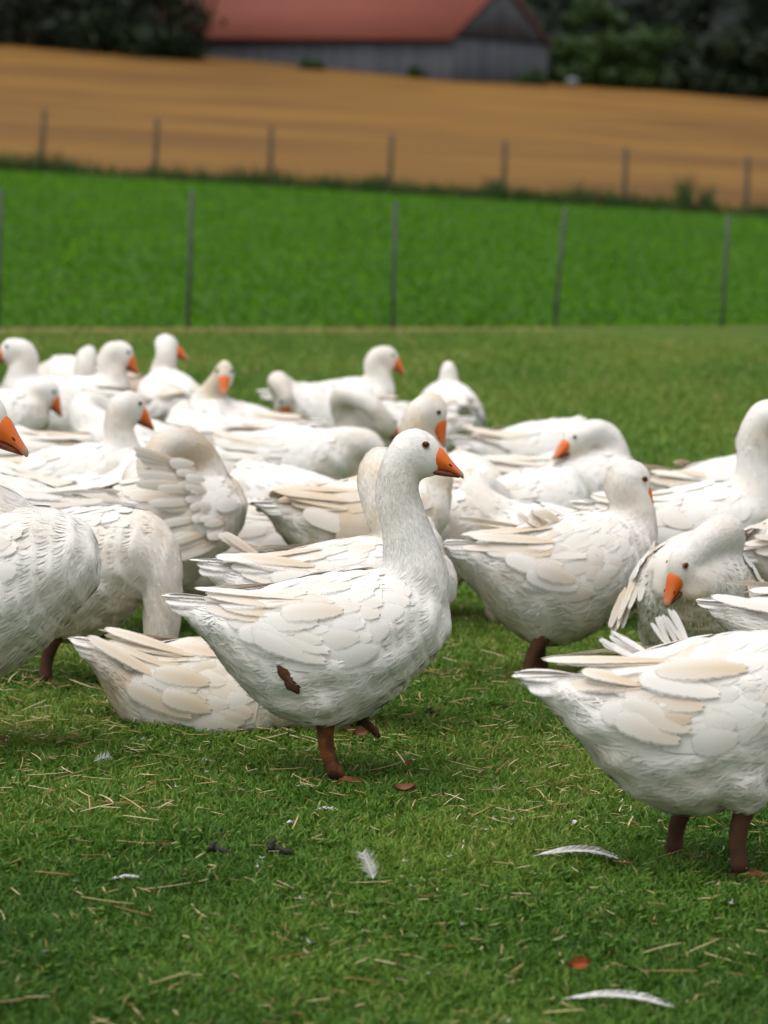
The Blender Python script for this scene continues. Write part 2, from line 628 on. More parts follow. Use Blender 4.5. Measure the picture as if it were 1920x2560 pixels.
def wing_layout(r, side, open_=0.0, ragged=0.3):
    """list of (root, tip, normal, width, tint, kind)"""
    out = []
    def put(x, ph, L, W, off0, off1, dph=0.0, tint=0.3, kind='covert', xt=None, droop=0.0):
        p, n = flank(x, ph, side)
        x2 = max(x - L, -0.33)
        q, n2 = flank(x2, max(0.12, ph + dph), side)
        if x - L < -0.33:
            q = q + np.array((x - L + 0.33, 0, 0.02))
        nn = norm(n + n2)
        out.append((p + n * off0, q + n2 * off1 + np.array((0, 0, droop)), nn, W, tint, kind))
    # primaries and tertials first (they lie underneath)
    for k in range(6):
        t = k / 5
        put(-0.07 - 0.014 * k, R(30 + 26 * t) + 0.08 * r.standard_normal(), 0.235 - 0.085 * t + 0.032 * r.standard_normal() * (0.4 + ragged),
            0.040 + 0.006 * r.standard_normal(), 0.009, 0.016 + 0.010 * (1 - t) + 0.012 * ragged * r.random(), R(-14), 0.35 + 0.8 * r.random() * (.3 + ragged), 'primary', droop=0.014 * r.standard_normal() * (.3 + ragged))
    for k in range(14 if open_ else 9):
        t = k / (13 if open_ else 8)
        put(-0.045 + 0.05 * r.standard_normal() * (.2 + ragged) + 0.03 * open_, R(34 - 22 * open_ + (55 + 37 * open_) * t), 0.165 + 0.025 * r.standard_normal() * (1 - .6 * open_) + 0.05 * open_, 0.066 - .020 * open_, 0.008,
            0.018 + 0.008 * r.random() + 0.012 * open_ + .010 * t * t, R(-8) + R(5) * r.standard_normal(), 0.20 + 0.5 * r.random() ** 2 * (.3 + ragged) + 0.3 * open_, 'secondary', droop=0.010 * r.standard_normal() * ragged)
    cols = 4 if open_ else 6
    for j in range(cols - 1, -1, -1):
        x = 0.185 - 0.047 * j
        L = 0.078 + 0.011 * j
        pmax = np.interp(j, (0, 2, 4, 5), (82, 100, 96, 86))
        n = 7
        for k in range(n):
            t = (k + (0.5 if j % 2 else 0)) / n
            ph = R(12 + (pmax - 12) * t) + 0.07 * r.standard_normal()
            rag = ragged * max(0, j - 1.5) / 3
            put(x + 0.016 * r.standard_normal() - 0.03 * t * (j < 2), ph, L * (1 + 0.16 * r.standard_normal()), 0.068 + 0.003 * j + 0.006 * r.standard_normal(), 0.0045,
                0.0066 + 0.0007 * j + 0.0025 * r.random() + 0.008 * rag * r.random() + 0.014 * open_ * t + .007 * max(0, t - .7) / .3 * (j > 1), R(5) * r.standard_normal() - R(4) + R(9) * rag * r.standard_normal(),
                0.10 + 0.22 * r.random() ** 2 + 0.22 * rag * r.random() ** 2, 'covert')
    return out

def rot_y(a):
    c, s = math.cos(a), math.sin(a)
    return np.array(((c, 0, -s), (0, 1, 0), (s, 0, c)))     # positive a lifts the front

def head_frame(d, roll=0.0):
    f = norm(np.array(d, float))
    up = np.array((0, 0, 1.0))
    if abs(f[2]) > 0.95:
        up = np.array((1.0, 0, 0.0)) * (1 if f[2] < 0 else -1)
    l = norm(np.cross(up, f))
    u = np.cross(f, l)
    if roll:
        l, u = l * math.cos(roll) + u * math.sin(roll), u * math.cos(roll) - l * math.sin(roll)
    return f, l, u

HEAD = np.array([  # x, up, down, half width
    (-0.062, 0.006, 0.012, 0.008), (-0.054, 0.024, 0.036, 0.022), (-0.034, 0.040, 0.056, 0.033), (-0.010, 0.0475, 0.064, 0.0385),
    (0.014, 0.0470, 0.066, 0.038), (0.034, 0.038, 0.064, 0.034), (0.048, 0.026, 0.059, 0.029), (0.058, 0.013, 0.055, 0.0235), (0.064, 0.0, 0.049, 0.015)])

def loft_sections(tab, f, l, u, o, m=20):
    th = np.linspace(0, 2 * PI, m, endpoint=False)
    V = []
    for x, a, b, w in tab:
        c = (a - b) / 2; h = (a + b) / 2
        ring = o + f * x + np.outer(np.sin(th) * w, l) + np.outer(c + np.cos(th) * h, u)
        V.append(ring)
    return ring_geo(np.array(V))

def bill_geo(f, l, u, o):
    """upper mandible, lower mandible, nostril ; tint.r runs to the tip"""
    up_tab = [(0.040, 0.016, 0.042, 0.0250), (0.054, 0.0145, 0.043, 0.0250), (0.066, 0.0095, 0.042, 0.0232), (0.080, -0.002, 0.041, 0.0205),
              (0.094, -0.0135, 0.0415, 0.0188), (0.107, -0.0235, 0.0440, 0.0175), (0.118, -0.0310, 0.0475, 0.0158), (0.125, -0.0355, 0.0505, 0.0132), (0.130, -0.0405, 0.0520, 0.0095), (0.132, -0.0455, 0.0520, 0.005)]
    lo_tab = [(0.036, -0.034, 0.0545, 0.0200), (0.060, -0.036, 0.0550, 0.0185), (0.081, -0.0375, 0.0545, 0.0168), (0.100, -0.039, 0.0530, 0.0148), (0.114, -0.042, 0.0525, 0.0112), (0.121, -0.047, 0.0522, 0.005)]
    out = []
    for tab in (up_tab, lo_tab):
        tab = [(x if x < .054 else .054 + (x - .054) * .90, a, b, w * 1.04) for x, a, b, w in tab]
        v, f4, f3 = loft_sections(tab, f, l, u, o, 16)
        t = ((v - o) @ f - 0.046) / (0.124 - 0.046)
        out.append((v, f4, f3, np.clip(t, 0, 1)))
    return out

NECKS = {
    'alert': [(.165, 0, .40), (.200, 0, .50), (.182, 0, .605), (.155, 0, .695), (.158, 0, .765), (.180, 0, .818)],
    'relaxed': [(.17, 0, .40), (.225, 0, .49), (.225, 0, .57), (.18, 0, .635), (.185, 0, .70), (.225, 0, .735)],
    'low': [(.16, 0, .40), (.215, 0, .46), (.215, 0, .525), (.185, 0, .58), (.20, 0, .63), (.24, 0, .645)],
    'graze': [(.12, 0, .38), (.24, 0, .40), (.335, 0, .36), (.385, 0, .26), (.40, 0, .16), (.42, 0, .085)],
    'preen_breast': [(.16, 0, .40), (.215, 0, .50), (.20, 0, .60), (.235, .01, .675), (.305, .03, .665), (.335, .05, .60)],
    'preen_back_l': [(.15, 0, .40), (.215, 0, .50), (.20, .01, .60), (.13, .05, .665), (.05, .11, .64), (.01, .15, .575)],
    'preen_back_r': [(.15, 0, .40), (.215, 0, .50), (.20, -.01, .60), (.13, -.05, .665), (.05, -.11, .64), (.01, -.15, .575)],
    'preen_side_l': [(.15, 0, .40), (.235, 0, .47), (.28, .04, .53), (.26, .13, .55), (.19, .20, .50), (.14, .22, .44)],
    'preen_side_r': [(.15, 0, .40), (.235, 0, .47), (.28, -.04, .53), (.26, -.13, .55), (.19, -.20, .50), (.14, -.22, .44)],
    'preen_down': [(.15, 0, .40), (.24, 0, .46), (.32, 0, .48), (.37, 0, .43), (.37, 0, .36), (.34, 0, .30)],
}
PENDING = []

def goose(label, u, d, heading=0, neck='alert', head=(1, 0, -.12), roll=0.0, sit=0.0, size=1.0, pitch=0.0, tint=0.3, lod=1,
          legs=None, open_=0.0, ragged=0.3, nr=1.0, neck_tint=None, leg_mat=None, hock=False, z0=0.0, wings=True, droop=0.0, hs=1.05, fan=(), wt=1.0):
    """phase one: lay out the body volume of one goose, to be fused and feathered later"""
    r = np.random.default_rng(abs(hash(label)) % 1000 if False else sum(map(ord, label)))
    pts = np.array(NECKS[neck] if isinstance(neck, str) else neck, float)
    drop = np.array((0, 0, -0.108 * sit))
    Rp = rot_y(R(pitch))
    def X(p):
        return (np.asarray(p, float) - BP) @ Rp.T + BP + drop
    # body loft
    mb = MB()
    xs = np.concatenate([np.linspace(PROF[0, 0], PROF[-1, 0], 26)])
    t, b, w = prof(xs)
    th = np.linspace(0, 2 * PI, 28, endpoint=False)
    c, h = (t + b) / 2, (t - b) / 2
    V = np.stack([np.repeat(xs[:, None], 28, 1), w[:, None] * np.sin(th), c[:, None] + h[:, None] * np.cos(th)], -1)
    V = X(V)
    v, f4, f3 = ring_geo(V)
    mb.add(v, f3, f4)
    # neck loft: first point rides with the body, the rest are given in standing space
    P = pts.copy()
    k = np.linspace(0, 1, len(P))[:, None]
    moved = X(P)
    P = moved * np.clip(1.6 - 1.6 * k, 0, 1) + (P + drop) * (1 - np.clip(1.6 - 1.6 * k, 0, 1))
    Q = catmull(P, 40)
    tq = np.linspace(0, 1, 40)
    rad = np.interp(tq, (0, .16, .32, .5, .72, 1.0), (.112, .096, .069, .056, .051, .045)) * nr
    v, f4, f3 = tube_geo(Q, rad, 18)
    mb.add(v, f3, f4)
    f, l, uu = head_frame(head, roll)
    ho = Q[-1] + f * 0.016
    HD = HEAD * np.array((1.0, hs, hs, hs))
    v, f4, f3 = loft_sections(HD, f, l, uu, ho)
    mb.add(v, f3, f4)
    # thigh swellings
    legs_ = legs
    if legs_ is None:
        legs_ = [] if sit >= .8 else [dict(side=1, x=.03, fx=.05), dict(side=-1, x=.0, fx=-.02)]
    for lg in legs_:
        ty = .085 if lg['x'] > -.05 else .055
        a = X(np.array((max(lg['x'], -.06) - .01, lg['side'] * ty, .24)))
        b_ = X(np.array((lg['x'] + .0, lg['side'] * min(ty, .075), .15)))
        v, f4, f3 = tube_geo([a, (a + b_) / 2, b_], [.07, .062, .032], 12)
        mb.add(v, f3, f4)
    v, fs = mb.get()
    v[:, 2] = np.where(v[:, 2] < 0.012, 0.012 + 0.1 * (v[:, 2] - 0.012) * 0, v[:, 2]) if sit > .5 else v[:, 2]
    src = np_mesh('body_source', v, fs)
    tmp = link(bpy.data.objects.new('body_source', src))
    md = tmp.modifiers.new('r', 'REMESH')
    md.mode = 'VOXEL'
    md.voxel_size = 0.0095 if lod == 0 else 0.0155
    ms = tmp.modifiers.new('s', 'SMOOTH')
    ms.factor = 0.5
    ms.iterations = 4 if lod == 0 else 3
    base = spot(u, d)
    PENDING.append(dict(label=label, tmp=tmp, base=(base.x, base.y, z0), heading=R(heading), size=size, X=X, Rp=Rp, drop=drop, Q=Q, tq=tq, rad=rad,
                        ho=ho, f=f, l=l, u=uu, tint=tint, lod=lod, legs=legs_, open_=open_, ragged=ragged, sit=sit, r=r,
                        neck_tint=tint if neck_tint is None else neck_tint, leg_mat=leg_mat, hock=hock, wings=wings, droop=droop, fan=fan, wt=wt))

def cards(p, n, t, L, W, lift, tint, sag, n2, lod):
    """many small feathers as one mesh: p root, n normal, t flow direction"""
    b = np.cross(n, t)
    if lod == 0:
        ys = np.array((0.0, .6, 1.0)); ws = np.array((.7, 1.0, .12)); xs = np.array((-1.0, 1.0))
    else:
        ys = np.array((0.0, .6, 1.0)); ws = np.array((.6, 1.0, .3)); xs = np.array((-1.0, 1.0))
    ny, nx = len(ys), len(xs)
    N_ = len(p)
    Y = ys[:, None] * np.ones(nx)[None]
    Xc = ws[:, None] * xs[None] * 0.5
    Z = -0.06 * (xs[None] ** 2) * np.ones((ny, 1))
    lf = (ys ** 1.3)[:, None] * np.ones(nx)[None]
    V = (p[:, None, None, :] + t[:, None, None, :] * (Y[None] * L[:, None, None])[..., None]
         + b[:, None, None, :] * (Xc[None] * W[:, None, None])[..., None]
         + sag[:, None, None, :] * (Y ** 2)[None, ..., None]
         + (n[:, None, None, :] * (1 - Y)[None, ..., None] + n2[:, None, None, :] * Y[None, ..., None]) * (Z[None] * W[:, None, None] + lf[None] * lift[:, None, None] + 0.0003)[..., None])
    base = np.arange(N_)[:, None, None] * (ny * nx)
    i = np.arange(ny - 1)[:, None] * nx; j = np.arange(nx - 1)[None]
    q = np.stack([i + j, i + nx + j, i + nx + j + 1, i + j + 1], -1)
    Fq = (base[..., None] + q[None]).reshape(-1, 4)
    A = np.zeros((N_, ny, nx, 3))
    A[..., 0] = tint[:, None, None]
    A[..., 1] = Y[None]
    A[..., 2] = 0.0
    return V.reshape(-1, 3), Fq, A.reshape(-1, 3)

def build_geese():
    dg = bpy.context.evaluated_depsgraph_get()
    done = []
    for g in PENDING:
        me = bpy.data.meshes.new_from_object(g['tmp'].evaluated_get(dg))
        done.append(me)
    for g, me in zip(PENDING, done):
        src = g['tmp'].data
        bpy.data.objects.remove(g['tmp'])
        bpy.data.meshes.remove(src)
        feather_goose(g, me)

def feather_goose(g, me):
    r, lod, size, X = g['r'], g['lod'], g['size'], g['X']
    root = empty('goose', g['base'], g['heading'])
    root.scale = (size,) * 3
    tag(root, g['label'], 'goose', 'white geese in the flock')
    me.name = 'body'
    me.materials.clear()
    me.materials.append(M_BODY)
    nv = len(me.vertices)
    co = np.empty(nv * 3, np.float32); me.vertices.foreach_get('co', co); co = co.reshape(-1, 3).astype(float)
    no = np.empty(nv * 3, np.float32); me.vertices.foreach_get('normal', no); no = no.reshape(-1, 3).astype(float)
    me.polygons.foreach_set('use_smooth', np.ones(len(me.polygons), bool))
    # loose feather tracts: soft swellings all over, furrows down the breast
    pb0 = (co - g['drop'] - BP) @ g['Rp'] + BP
    wv = np.zeros(nv)
    for k_ in range(6):
        kv = norm(r.standard_normal(3)) * (2 * PI / r.uniform(.05, .13))
        wv += np.sin(co @ kv + r.random() * 6.28)
    fur = np.sin(2 * PI * (pb0[:, 0] + .25 * pb0[:, 2]) / .031 + 1.6 * np.sin(pb0[:, 2] * 24) + 1.1 * np.sin(pb0[:, 1] * 30))
    brw = np.clip((pb0[:, 0] - .06) / .08, 0, 1) * np.clip((.52 - pb0[:, 2]) / .06, 0, 1)
    hdw = np.clip((np.linalg.norm(co - g['ho'], axis=1) - .06) / .05, 0, 1)
    nkw = np.clip((np.linalg.norm(co[:, None] - g['Q'][None, 14:], axis=2).min(1) - .08) / .04, .3, 1)
    co = co + no * ((.0016 * wv * nkw + .0022 * fur * brw) * hdw)[:, None]
    if g['sit'] >= .8:
        co[:, 2] = np.maximum(co[:, 2], .008)
    me.vertices.foreach_set('co', co.astype(np.float32).ravel())
    me.update()
    me.vertices.foreach_get('normal', (tmp_no := np.empty(nv * 3, np.float32)))
    no = tmp_no.reshape(-1, 3).astype(float)
    body = link(bpy.data.objects.new('body', me), root)
    body.color = (g['tint'], 0, 0, 1)
    # ---- small plumage
    quads = np.array([p.vertices[:] for p in me.polygons if len(p.vertices) == 4])
    c4 = co[quads].mean(1)
    area = np.linalg.norm(np.cross(co[quads[:, 2]] - co[quads[:, 0]], co[quads[:, 3]] - co[quads[:, 1]]), axis=1) / 2
    Q, tq, rad, ho = g['Q'], g['tq'], g['rad'], g['ho']
    TQ = norm(np.gradient(Q, axis=0))
    Rp, drop = g['Rp'], g['drop']
    def regions(p):
        pb = (p - drop - BP) @ Rp + BP                 # back to standing body space
        dd = np.linalg.norm(p[:, None] - Q[None], axis=2) / rad[None]
        idx = dd.argmin(1); dm = dd.min(1)
        neck = np.clip((tq[idx] - 0.16) / 0.16, 0, 1) * np.clip((1.5 - dm) / 0.25, 0, 1)
        headw = np.clip((0.085 - np.linalg.norm(p - ho, axis=1)) / 0.03, 0, 1)
        t, b, w = prof(pb[:, 0])
        hz = (pb[:, 2] - b) / np.maximum(t - b, 0.02)
        fluff = np.clip((0.46 - hz) / 0.16, 0, 1) * np.clip((0.20 - pb[:, 0]) / 0.1, 0, 1) * (1 - neck)
        rump = np.clip((-0.16 - pb[:, 0]) / 0.06, 0, 1) * (1 - neck)
        fluff = np.maximum(fluff, rump * np.clip((0.9 - hz) / 0.2, 0, 1))
        return pb, idx, neck, headw, hz, fluff
    pb, idx, neck, headw, hz, fluff = regions(c4)
    dens = np.where(headw > .5, 26000, np.where(neck > .5, 30000, np.where(fluff > .5, 15000, np.where(pb[:, 0] > .13, 18000, 9000))))
    if lod:
        dens = np.where(headw > .5, 3000, np.where(neck > .5, 5000, np.where(fluff > .5, 3200, 2000)))
    wgt = area * dens
    cnt = int(wgt.sum())
    fi = r.choice(len(quads), cnt, p=wgt / wgt.sum())
    a, b_ = r.random(cnt)[:, None], r.random(cnt)[:, None]
    q = quads[fi]
    p = (co[q[:, 0]] * (1 - a) + co[q[:, 1]] * a) * (1 - b_) + (co[q[:, 3]] * (1 - a) + co[q[:, 2]] * a) * b_
    n = norm((no[q[:, 0]] * (1 - a) + no[q[:, 1]] * a) * (1 - b_) + (no[q[:, 3]] * (1 - a) + no[q[:, 2]] * a) * b_)
    pb, idx, neck, headw, hz, fluff = regions(p)
    # no feathers over the face where the bill and the eyes sit
    hl = p - ho
    hx, hy, hzz = hl @ g['f'], hl @ g['l'], hl @ g['u']
    keep = ~((hx > 0.034) & (np.abs(hl).max(1) < 0.08)) & ~((np.hypot(hx - 0.024, hzz - 0.017) < 0.012) & (np.abs(hy) > 0.02))
    if g['sit'] > .5:
        keep &= p[:, 2] > 0.02
    if g['wings']:      # covered by the folded wings
        onwing = (pb[:, 0] > -.20) & (pb[:, 0] < .13) & (hz > .52) & (neck < .1)
        keep &= ~(onwing & ((pb[:, 0] < .055 + .06 * r.random(len(p))) | (lod > 0)))
    sel = np.nonzero(keep)[0]
    p, n, pb, idx, neck, headw, hz, fluff, hx = [z[sel] for z in (p, n, pb, idx, neck, headw, hz, fluff, hx)]
    cnt = len(p)
    bf = np.stack([-np.ones(cnt), np.zeros(cnt), -0.30 - 0.5 * np.clip((pb[:, 0] - .1) / .15, 0, 1)], -1) @ Rp.T
    bf[:, 2] += np.where(pb[:, 0] < -0.15, 0.5, 0)          # rump feathers sweep up to the tail
    nf = -TQ[idx]
    hf = -np.broadcast_to(g['f'], (cnt, 3))
    flow = bf * (1 - neck)[:, None] + nf * neck[:, None]
    flow = flow * (1 - headw)[:, None] + hf * headw[:, None]
    flow += r.standard_normal((cnt, 3)) * (0.10 + 0.20 * fluff + 0.10 * neck)[:, None]
    flow -= n * (flow * n).sum(1)[:, None]
    t = norm(flow)
    u1 = r.random(cnt)
    br = np.clip((pb[:, 0] - .10) / .08, 0, 1) * (1 - neck)
    L = 0.040 * (1 - neck) + 0.016 * neck
    L = L * (1 - br) + 0.026 * br
    L = np.where(fluff > .3, 0.044, L)
    L = np.where(headw > .3, 0.0085, L) * (0.75 + 0.5 * u1)
    W = 0.0075 * (1 - neck) + 0.0034 * neck
    W = W * (1 - br) + 0.0058 * br
    W = np.where(fluff > .3, 0.0052, W)
    W = np.where(headw > .3, 0.0024, W) * (0.75 + 0.5 * r.random(cnt))
    lift = 0.0007 * (1 - neck) + 0.0007 * neck
    lift = np.where(fluff > .3, 0.006 * r.random(cnt) ** 2, lift)
    lift = np.where(headw > .3, 0.0006, lift) * (0.4 + r.random(cnt))
    if lod:
        W = W * 2.6; L = L * 1.3
    def tint_of(p, neck, hz):
        t0 = g['tint'] * (1 - neck) + g['neck_tint'] * neck
        t0 = t0 * (0.60 + 0.8 * (0.5 + 0.5 * np.sin(p[:, 0] * 23 + 2 * np.sin(p[:, 2] * 19 + p[:, 1] * 15 + g['base'][0] * 9))))
        # chin and throat carry a dull stain, the belly some dirt
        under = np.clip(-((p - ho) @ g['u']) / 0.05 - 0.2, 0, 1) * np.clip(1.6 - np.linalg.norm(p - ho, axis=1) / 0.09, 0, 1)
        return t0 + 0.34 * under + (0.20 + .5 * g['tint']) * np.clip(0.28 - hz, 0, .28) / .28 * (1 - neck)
    base_t = tint_of(p, neck, hz) * (0.88 + 0.24 * r.random(cnt))
    _, _, vneck, _, vhz, _ = regions(co)
    set_attr(me, 'tint', np.stack([np.clip(tint_of(co, vneck, vhz), 0, 1)] * 3, -1))
    kd = kdtree.KDTree(nv)
    for i_, c_ in enumerate(co.tolist()):
        kd.insert(c_, i_)
    kd.balance()
    tip = p + t * L[:, None]
    near = np.array([kd.find(q_)[1] for q_ in tip.tolist()])
    n2 = no[near]
    sag = -n2 * (((tip - co[near]) * n2).sum(1))[:, None]
    v, f4, at_ = cards(p, n, t, L, W, lift, np.clip(base_t, 0, 1), sag, n2, lod)
    per = len(v) // cnt
    soft = np.repeat(n, per, 0)
    # the downy surface scatters light: shade the small feathers mostly by the body's own curvature
    e1 = v.reshape(cnt, per, 3)
    nx = 2
    cn = norm(np.cross(e1[:, nx] - e1[:, 0], e1[:, 1] - e1[:, 0]) + 1e-9)
    cn = cn * np.sign((cn * n).sum(1))[:, None]
    jit = norm(n + 0.13 * r.standard_normal((cnt, 3)))
    n2 = norm(n2 + 0.13 * r.standard_normal((cnt, 3)))
    yy = np.array((0.0, .6, 1.0)).repeat(nx)
    soft = (jit[:, None] * (1 - yy)[None, :, None] + n2[:, None] * yy[None, :, None])
    soft = norm(0.92 * soft + 0.08 * cn[:, None]).reshape(-1, 3)
    pl = mesh_obj('plumage', v, [f4], M_PLUME, root, True, at_, soft)
    pl['kind'] = 'stuff'
    # ---- wings
    for side in ((1, -1) if g['wings'] else ()):
        lay = wing_layout(r, side, g['open_'], g['ragged'])
        mats = []
        def XW(q, X=X, s=1 + .30 * g['open_'] * g['droop'], dz=.035 * g['open_'] * g['droop']):
            q = np.array(q, float); q[..., 1] *= s; q[..., 2] -= dz
            return X(q)
        for (a0, a1, nn, W_, ti, kind) in lay:
            M = feather_matrix(XW(a0), XW(a1), nn @ Rp.T, W_, 1 if r.random() > .5 else -1)
            mats.append((M, ti, int(r.integers(0, 6)), kind))
        for (sd_f, r0, r1, d0, d1, cnt_f, W_f, t_f, n_f) in g['fan']:
            if sd_f != side:
                continue
            for k_ in range(cnt_f):
                q_ = k_ / (cnt_f - 1)
                a0 = np.array(r0) * (1 - q_) + np.array(r1) * q_ + .004 * r.standard_normal(3)
                dv = (np.array(d0) * (1 - q_) + np.array(d1) * q_) * (1 + .10 * r.standard_normal()) + .008 * r.standard_normal(3)
                M = feather_matrix(X(a0), X(a0 + dv), np.array(n_f, float), W_f * (1 + .12 * r.standard_normal()))
                mats.append((M, t_f * (.6 + .6 * r.random()), int(r.integers(0, 6)), 'flight'))
        # the arm of the wing: a shallow shell under the coverts
        sh = MB()
        xs = np.linspace(0.125, -0.10, 10); ph = np.linspace(R(16), R(98), 10)
        G = np.array([[flank(x, p_, side)[0] + flank(x, p_, side)[1] * (0.0045 * math.sin(PI * min(1, (i + .3) / 9.6)) * math.sin(PI * (j + .3) / 9.6) ** .6) for j, p_ in enumerate(ph)] for i, x in enumerate(xs)])
        i = np.arange(9)[:, None] * 10; j = np.arange(9)[None]
        sh.add(XW(G.reshape(-1, 3)), f4=np.stack([i + j, i + j + 1, i + 11 + j, i + 10 + j], -1).reshape(-1, 4), a=np.tile((g['tint'] * .8, .3, .0), (100, 1)))
        if lod:
            for M, ti, k, kind in mats:
                v, f4, a_ = FEATHERS[k]
                vv = v @ M[:3, :3].T + M[:3, 3]
                aa = a_.copy(); aa[:, 0] = min(1, ti * g['wt'] * (0.6 + g['tint'])); aa[:, 2] *= .6
                sh.add(vv, f4=f4, a=aa)
        wing = sh.build('wing', M_PLUME, root)
        if lod == 0:
            for M, ti, k, kind in mats:
                o = bpy.data.objects.new('feather', FEATHER_ME[k])
                link(o, wing)
                o.matrix_basis = Matrix(M.tolist())
                o.color = (min(1, ti * g['wt'] * (0.6 + g['tint'])), 0, 0, 1)
    # ---- tail fan
    tl = MB()
    for k in range(11):
        s = (k - 5) / 5
        a0 = np.array((-0.255, 0.035 * s, 0.432 - 0.016 * abs(s)))
        a1 = np.array((-0.375 - 0.035 * (1 - abs(s)) + 0.006 * r.standard_normal(), 0.030 * s + .003 * r.standard_normal(), 0.448 - 0.030 * s * s + 0.003 * r.standard_normal()))
        M = feather_matrix(X(a0), X(a1), np.array((0.1, 1.1 * s, 1.0)) @ Rp.T, 0.060)
        ti = 0.12 + 0.35 * r.random() ** 2
        if lod == 0:
            o = bpy.data.objects.new('tail_feather', FEATHER_ME[k % 6])
            link(o, root)
            o.matrix_basis = Matrix(M.tolist())
            o.color = (ti, 0, 0, 1)
        else:
            v, f4, a_ = FEATHERS[k % 6]
            aa = a_.copy(); aa[:, 0] = ti; aa[:, 2] *= .6
            tl.add(v @ M[:3, :3].T + M[:3, 3], f4=f4, a=aa)
    if lod:
        tl.build('tail', M_PLUME, root)
    # ---- bill, eyes
    (v, f4, f3, t_), (v2, g4, g3, t2) = bill_geo(g['f'], g['l'], g['u'], ho)
    bill = mesh_obj('bill', v, [f3, f4], M_BILL, root, True, np.stack([t_, t_, t_], -1))
    mesh_obj('lower_bill', v2, [g3, g4], M_BILL_LOW, bill, True, np.stack([t2, t2, t2], -1))
    for s in (-1, 1):
        nb = MB()
        c_ = ho + g['f'] * 0.0895 + g['l'] * s * 0.0186 + g['u'] * -0.0230
        th = np.linspace(0, 2 * PI, 8, endpoint=False)
        ring = c_ + np.outer(np.cos(th) * 0.0055, norm(g['f'] - 0.5 * g['u'])) + np.outer(np.sin(th) * 0.0022, norm(g['u'] + 0.5 * g['f'])) + g['l'] * s * 0.0022
        nb.add(np.vstack([ring, c_ + g['l'] * s * 0.003]), f3=[(i, (i + 1) % 8, 8) for i in range(8)])
        if lod == 0:
            nb.build('nostril', M_NOSTRIL, bill)
        ec = ho + g['f'] * 0.024 + g['u'] * 0.017 + g['l'] * s * 0.0335
        lat = np.linspace(0, PI, 7); lon = np.linspace(0, 2 * PI, 10, endpoint=False)
        S_ = np.array([[(math.sin(a_) * math.cos(b2), math.sin(a_) * math.sin(b2), math.cos(a_)) for b2 in lon] for a_ in lat]) * 0.0078
        v, f4, f3 = ring_geo(S_ + ec)
        eye = mesh_obj('eye', v, [f3, f4], M_EYE, root)
        if lod == 0:
            ring = [ec + (g['f'] * math.cos(q_) * 1.15 + g['u'] * math.sin(q_)) * 0.0072 + g['l'] * s * 0.0040 for q_ in np.linspace(0, 2 * PI, 13)]
            v, f4, f3 = tube_geo(ring, 0.0016, 6)
            mesh_obj('eyelid', v, [f3, f4], M_LID, eye)
    # ---- legs
    for lg in g['legs']:
        s = lg['side']
        hipx = X(np.array((lg['x'], s * .075, .165)))
        foot = np.array((lg['fx'], s * .085, lg.get('fz', 0.0)))
        ank = foot + np.array((-0.012, 0, 0.022))
        mid = (hipx + ank) / 2 + np.array((-0.012, 0, 0))
        pts = catmull([hipx, mid, ank], 9)
        rr = np.interp(np.linspace(0, 1, 9), (0, .25, .75, .92, 1), (.024, .0185, .0155, .018, .017))
        v, f4, f3 = tube_geo(pts, np.stack([rr, rr * 1.15], -1), 10)
        leg = mesh_obj('leg', v, [f3, f4], lg.get('mat') or g['leg_mat'] or M_LEG, root)
        fb = MB()
        tips = []
        tilt = lg.get('tilt', 0.0)
        for ang in (-28, 0, 28):
            dirv = np.array((math.cos(R(ang)), math.sin(R(ang)), -tilt))
            dirv = norm(dirv)
            Lf = (0.085 if ang == 0 else 0.072) * lg.get('toes', 1.0)
            tp = foot + dirv * Lf + np.array((0, 0, 0.006))
            fb.tube([ank + np.array((0, 0, -.004)), foot + dirv * Lf * .5 + np.array((0, 0, .012)), tp], [.012, .009, .005], 7)
            tips.append(tp)
        w0 = ank + np.array((0, 0, -.006))
        fb.add([w0, tips[0], tips[1], tips[2], (tips[0] + tips[1]) / 2 - norm(tips[1] - w0) * .012, (tips[1] + tips[2]) / 2 - norm(tips[1] - w0) * .012],
               f3=[(0, 1, 4), (0, 4, 2), (0, 2, 5), (0, 5, 3)])
        fb.tube([ank, foot + np.array((-.034, 0, .010))], [.008, .003], 6)
        fb.build('foot', M_FOOT, leg)
    if g['hock']:
        hb = MB()
        p0, n0 = flank(-0.086, R(106), -1)
        lat = np.linspace(0, PI, 9); lon = np.linspace(0, 2 * PI, 26, endpoint=False)
        rag_ = 1 + 0.13 * np.sin(lon * 3 + 1) + 0.07 * np.sin(lon * 7) + 0.04 * r.standard_normal(26)
        S_ = np.array([[(math.sin(a_) * math.cos(b2) * rg, math.cos(a_), math.sin(a_) * math.sin(b2) * rg) for b2, rg in zip(lon, rag_)] for a_ in lat])
        S_ = S_ * np.array((0.025, 0.0065, 0.033)) + X(p0 + n0 * -0.0025)
        S_[..., 0] += (S_[..., 2] - X(p0)[2]) * -0.55
        v, f4, f3 = ring_geo(S_)
        o = mesh_obj('hock', v, [f3, f4], M_LEGDARK, root)
        o['label'] = 'bare brown hock showing through the flank feathers'

def hl(heading, wx, wy, wz):
    """world direction -> goose space for that heading"""
    a = R(heading)
    return (wx * math.cos(a) + wy * math.sin(a), -wx * math.sin(a) + wy * math.cos(a), wz)

TUCK = [(.12, 0, .40), (.18, 0, .43), (.19, 0, .46), (.19, 0, .49)]
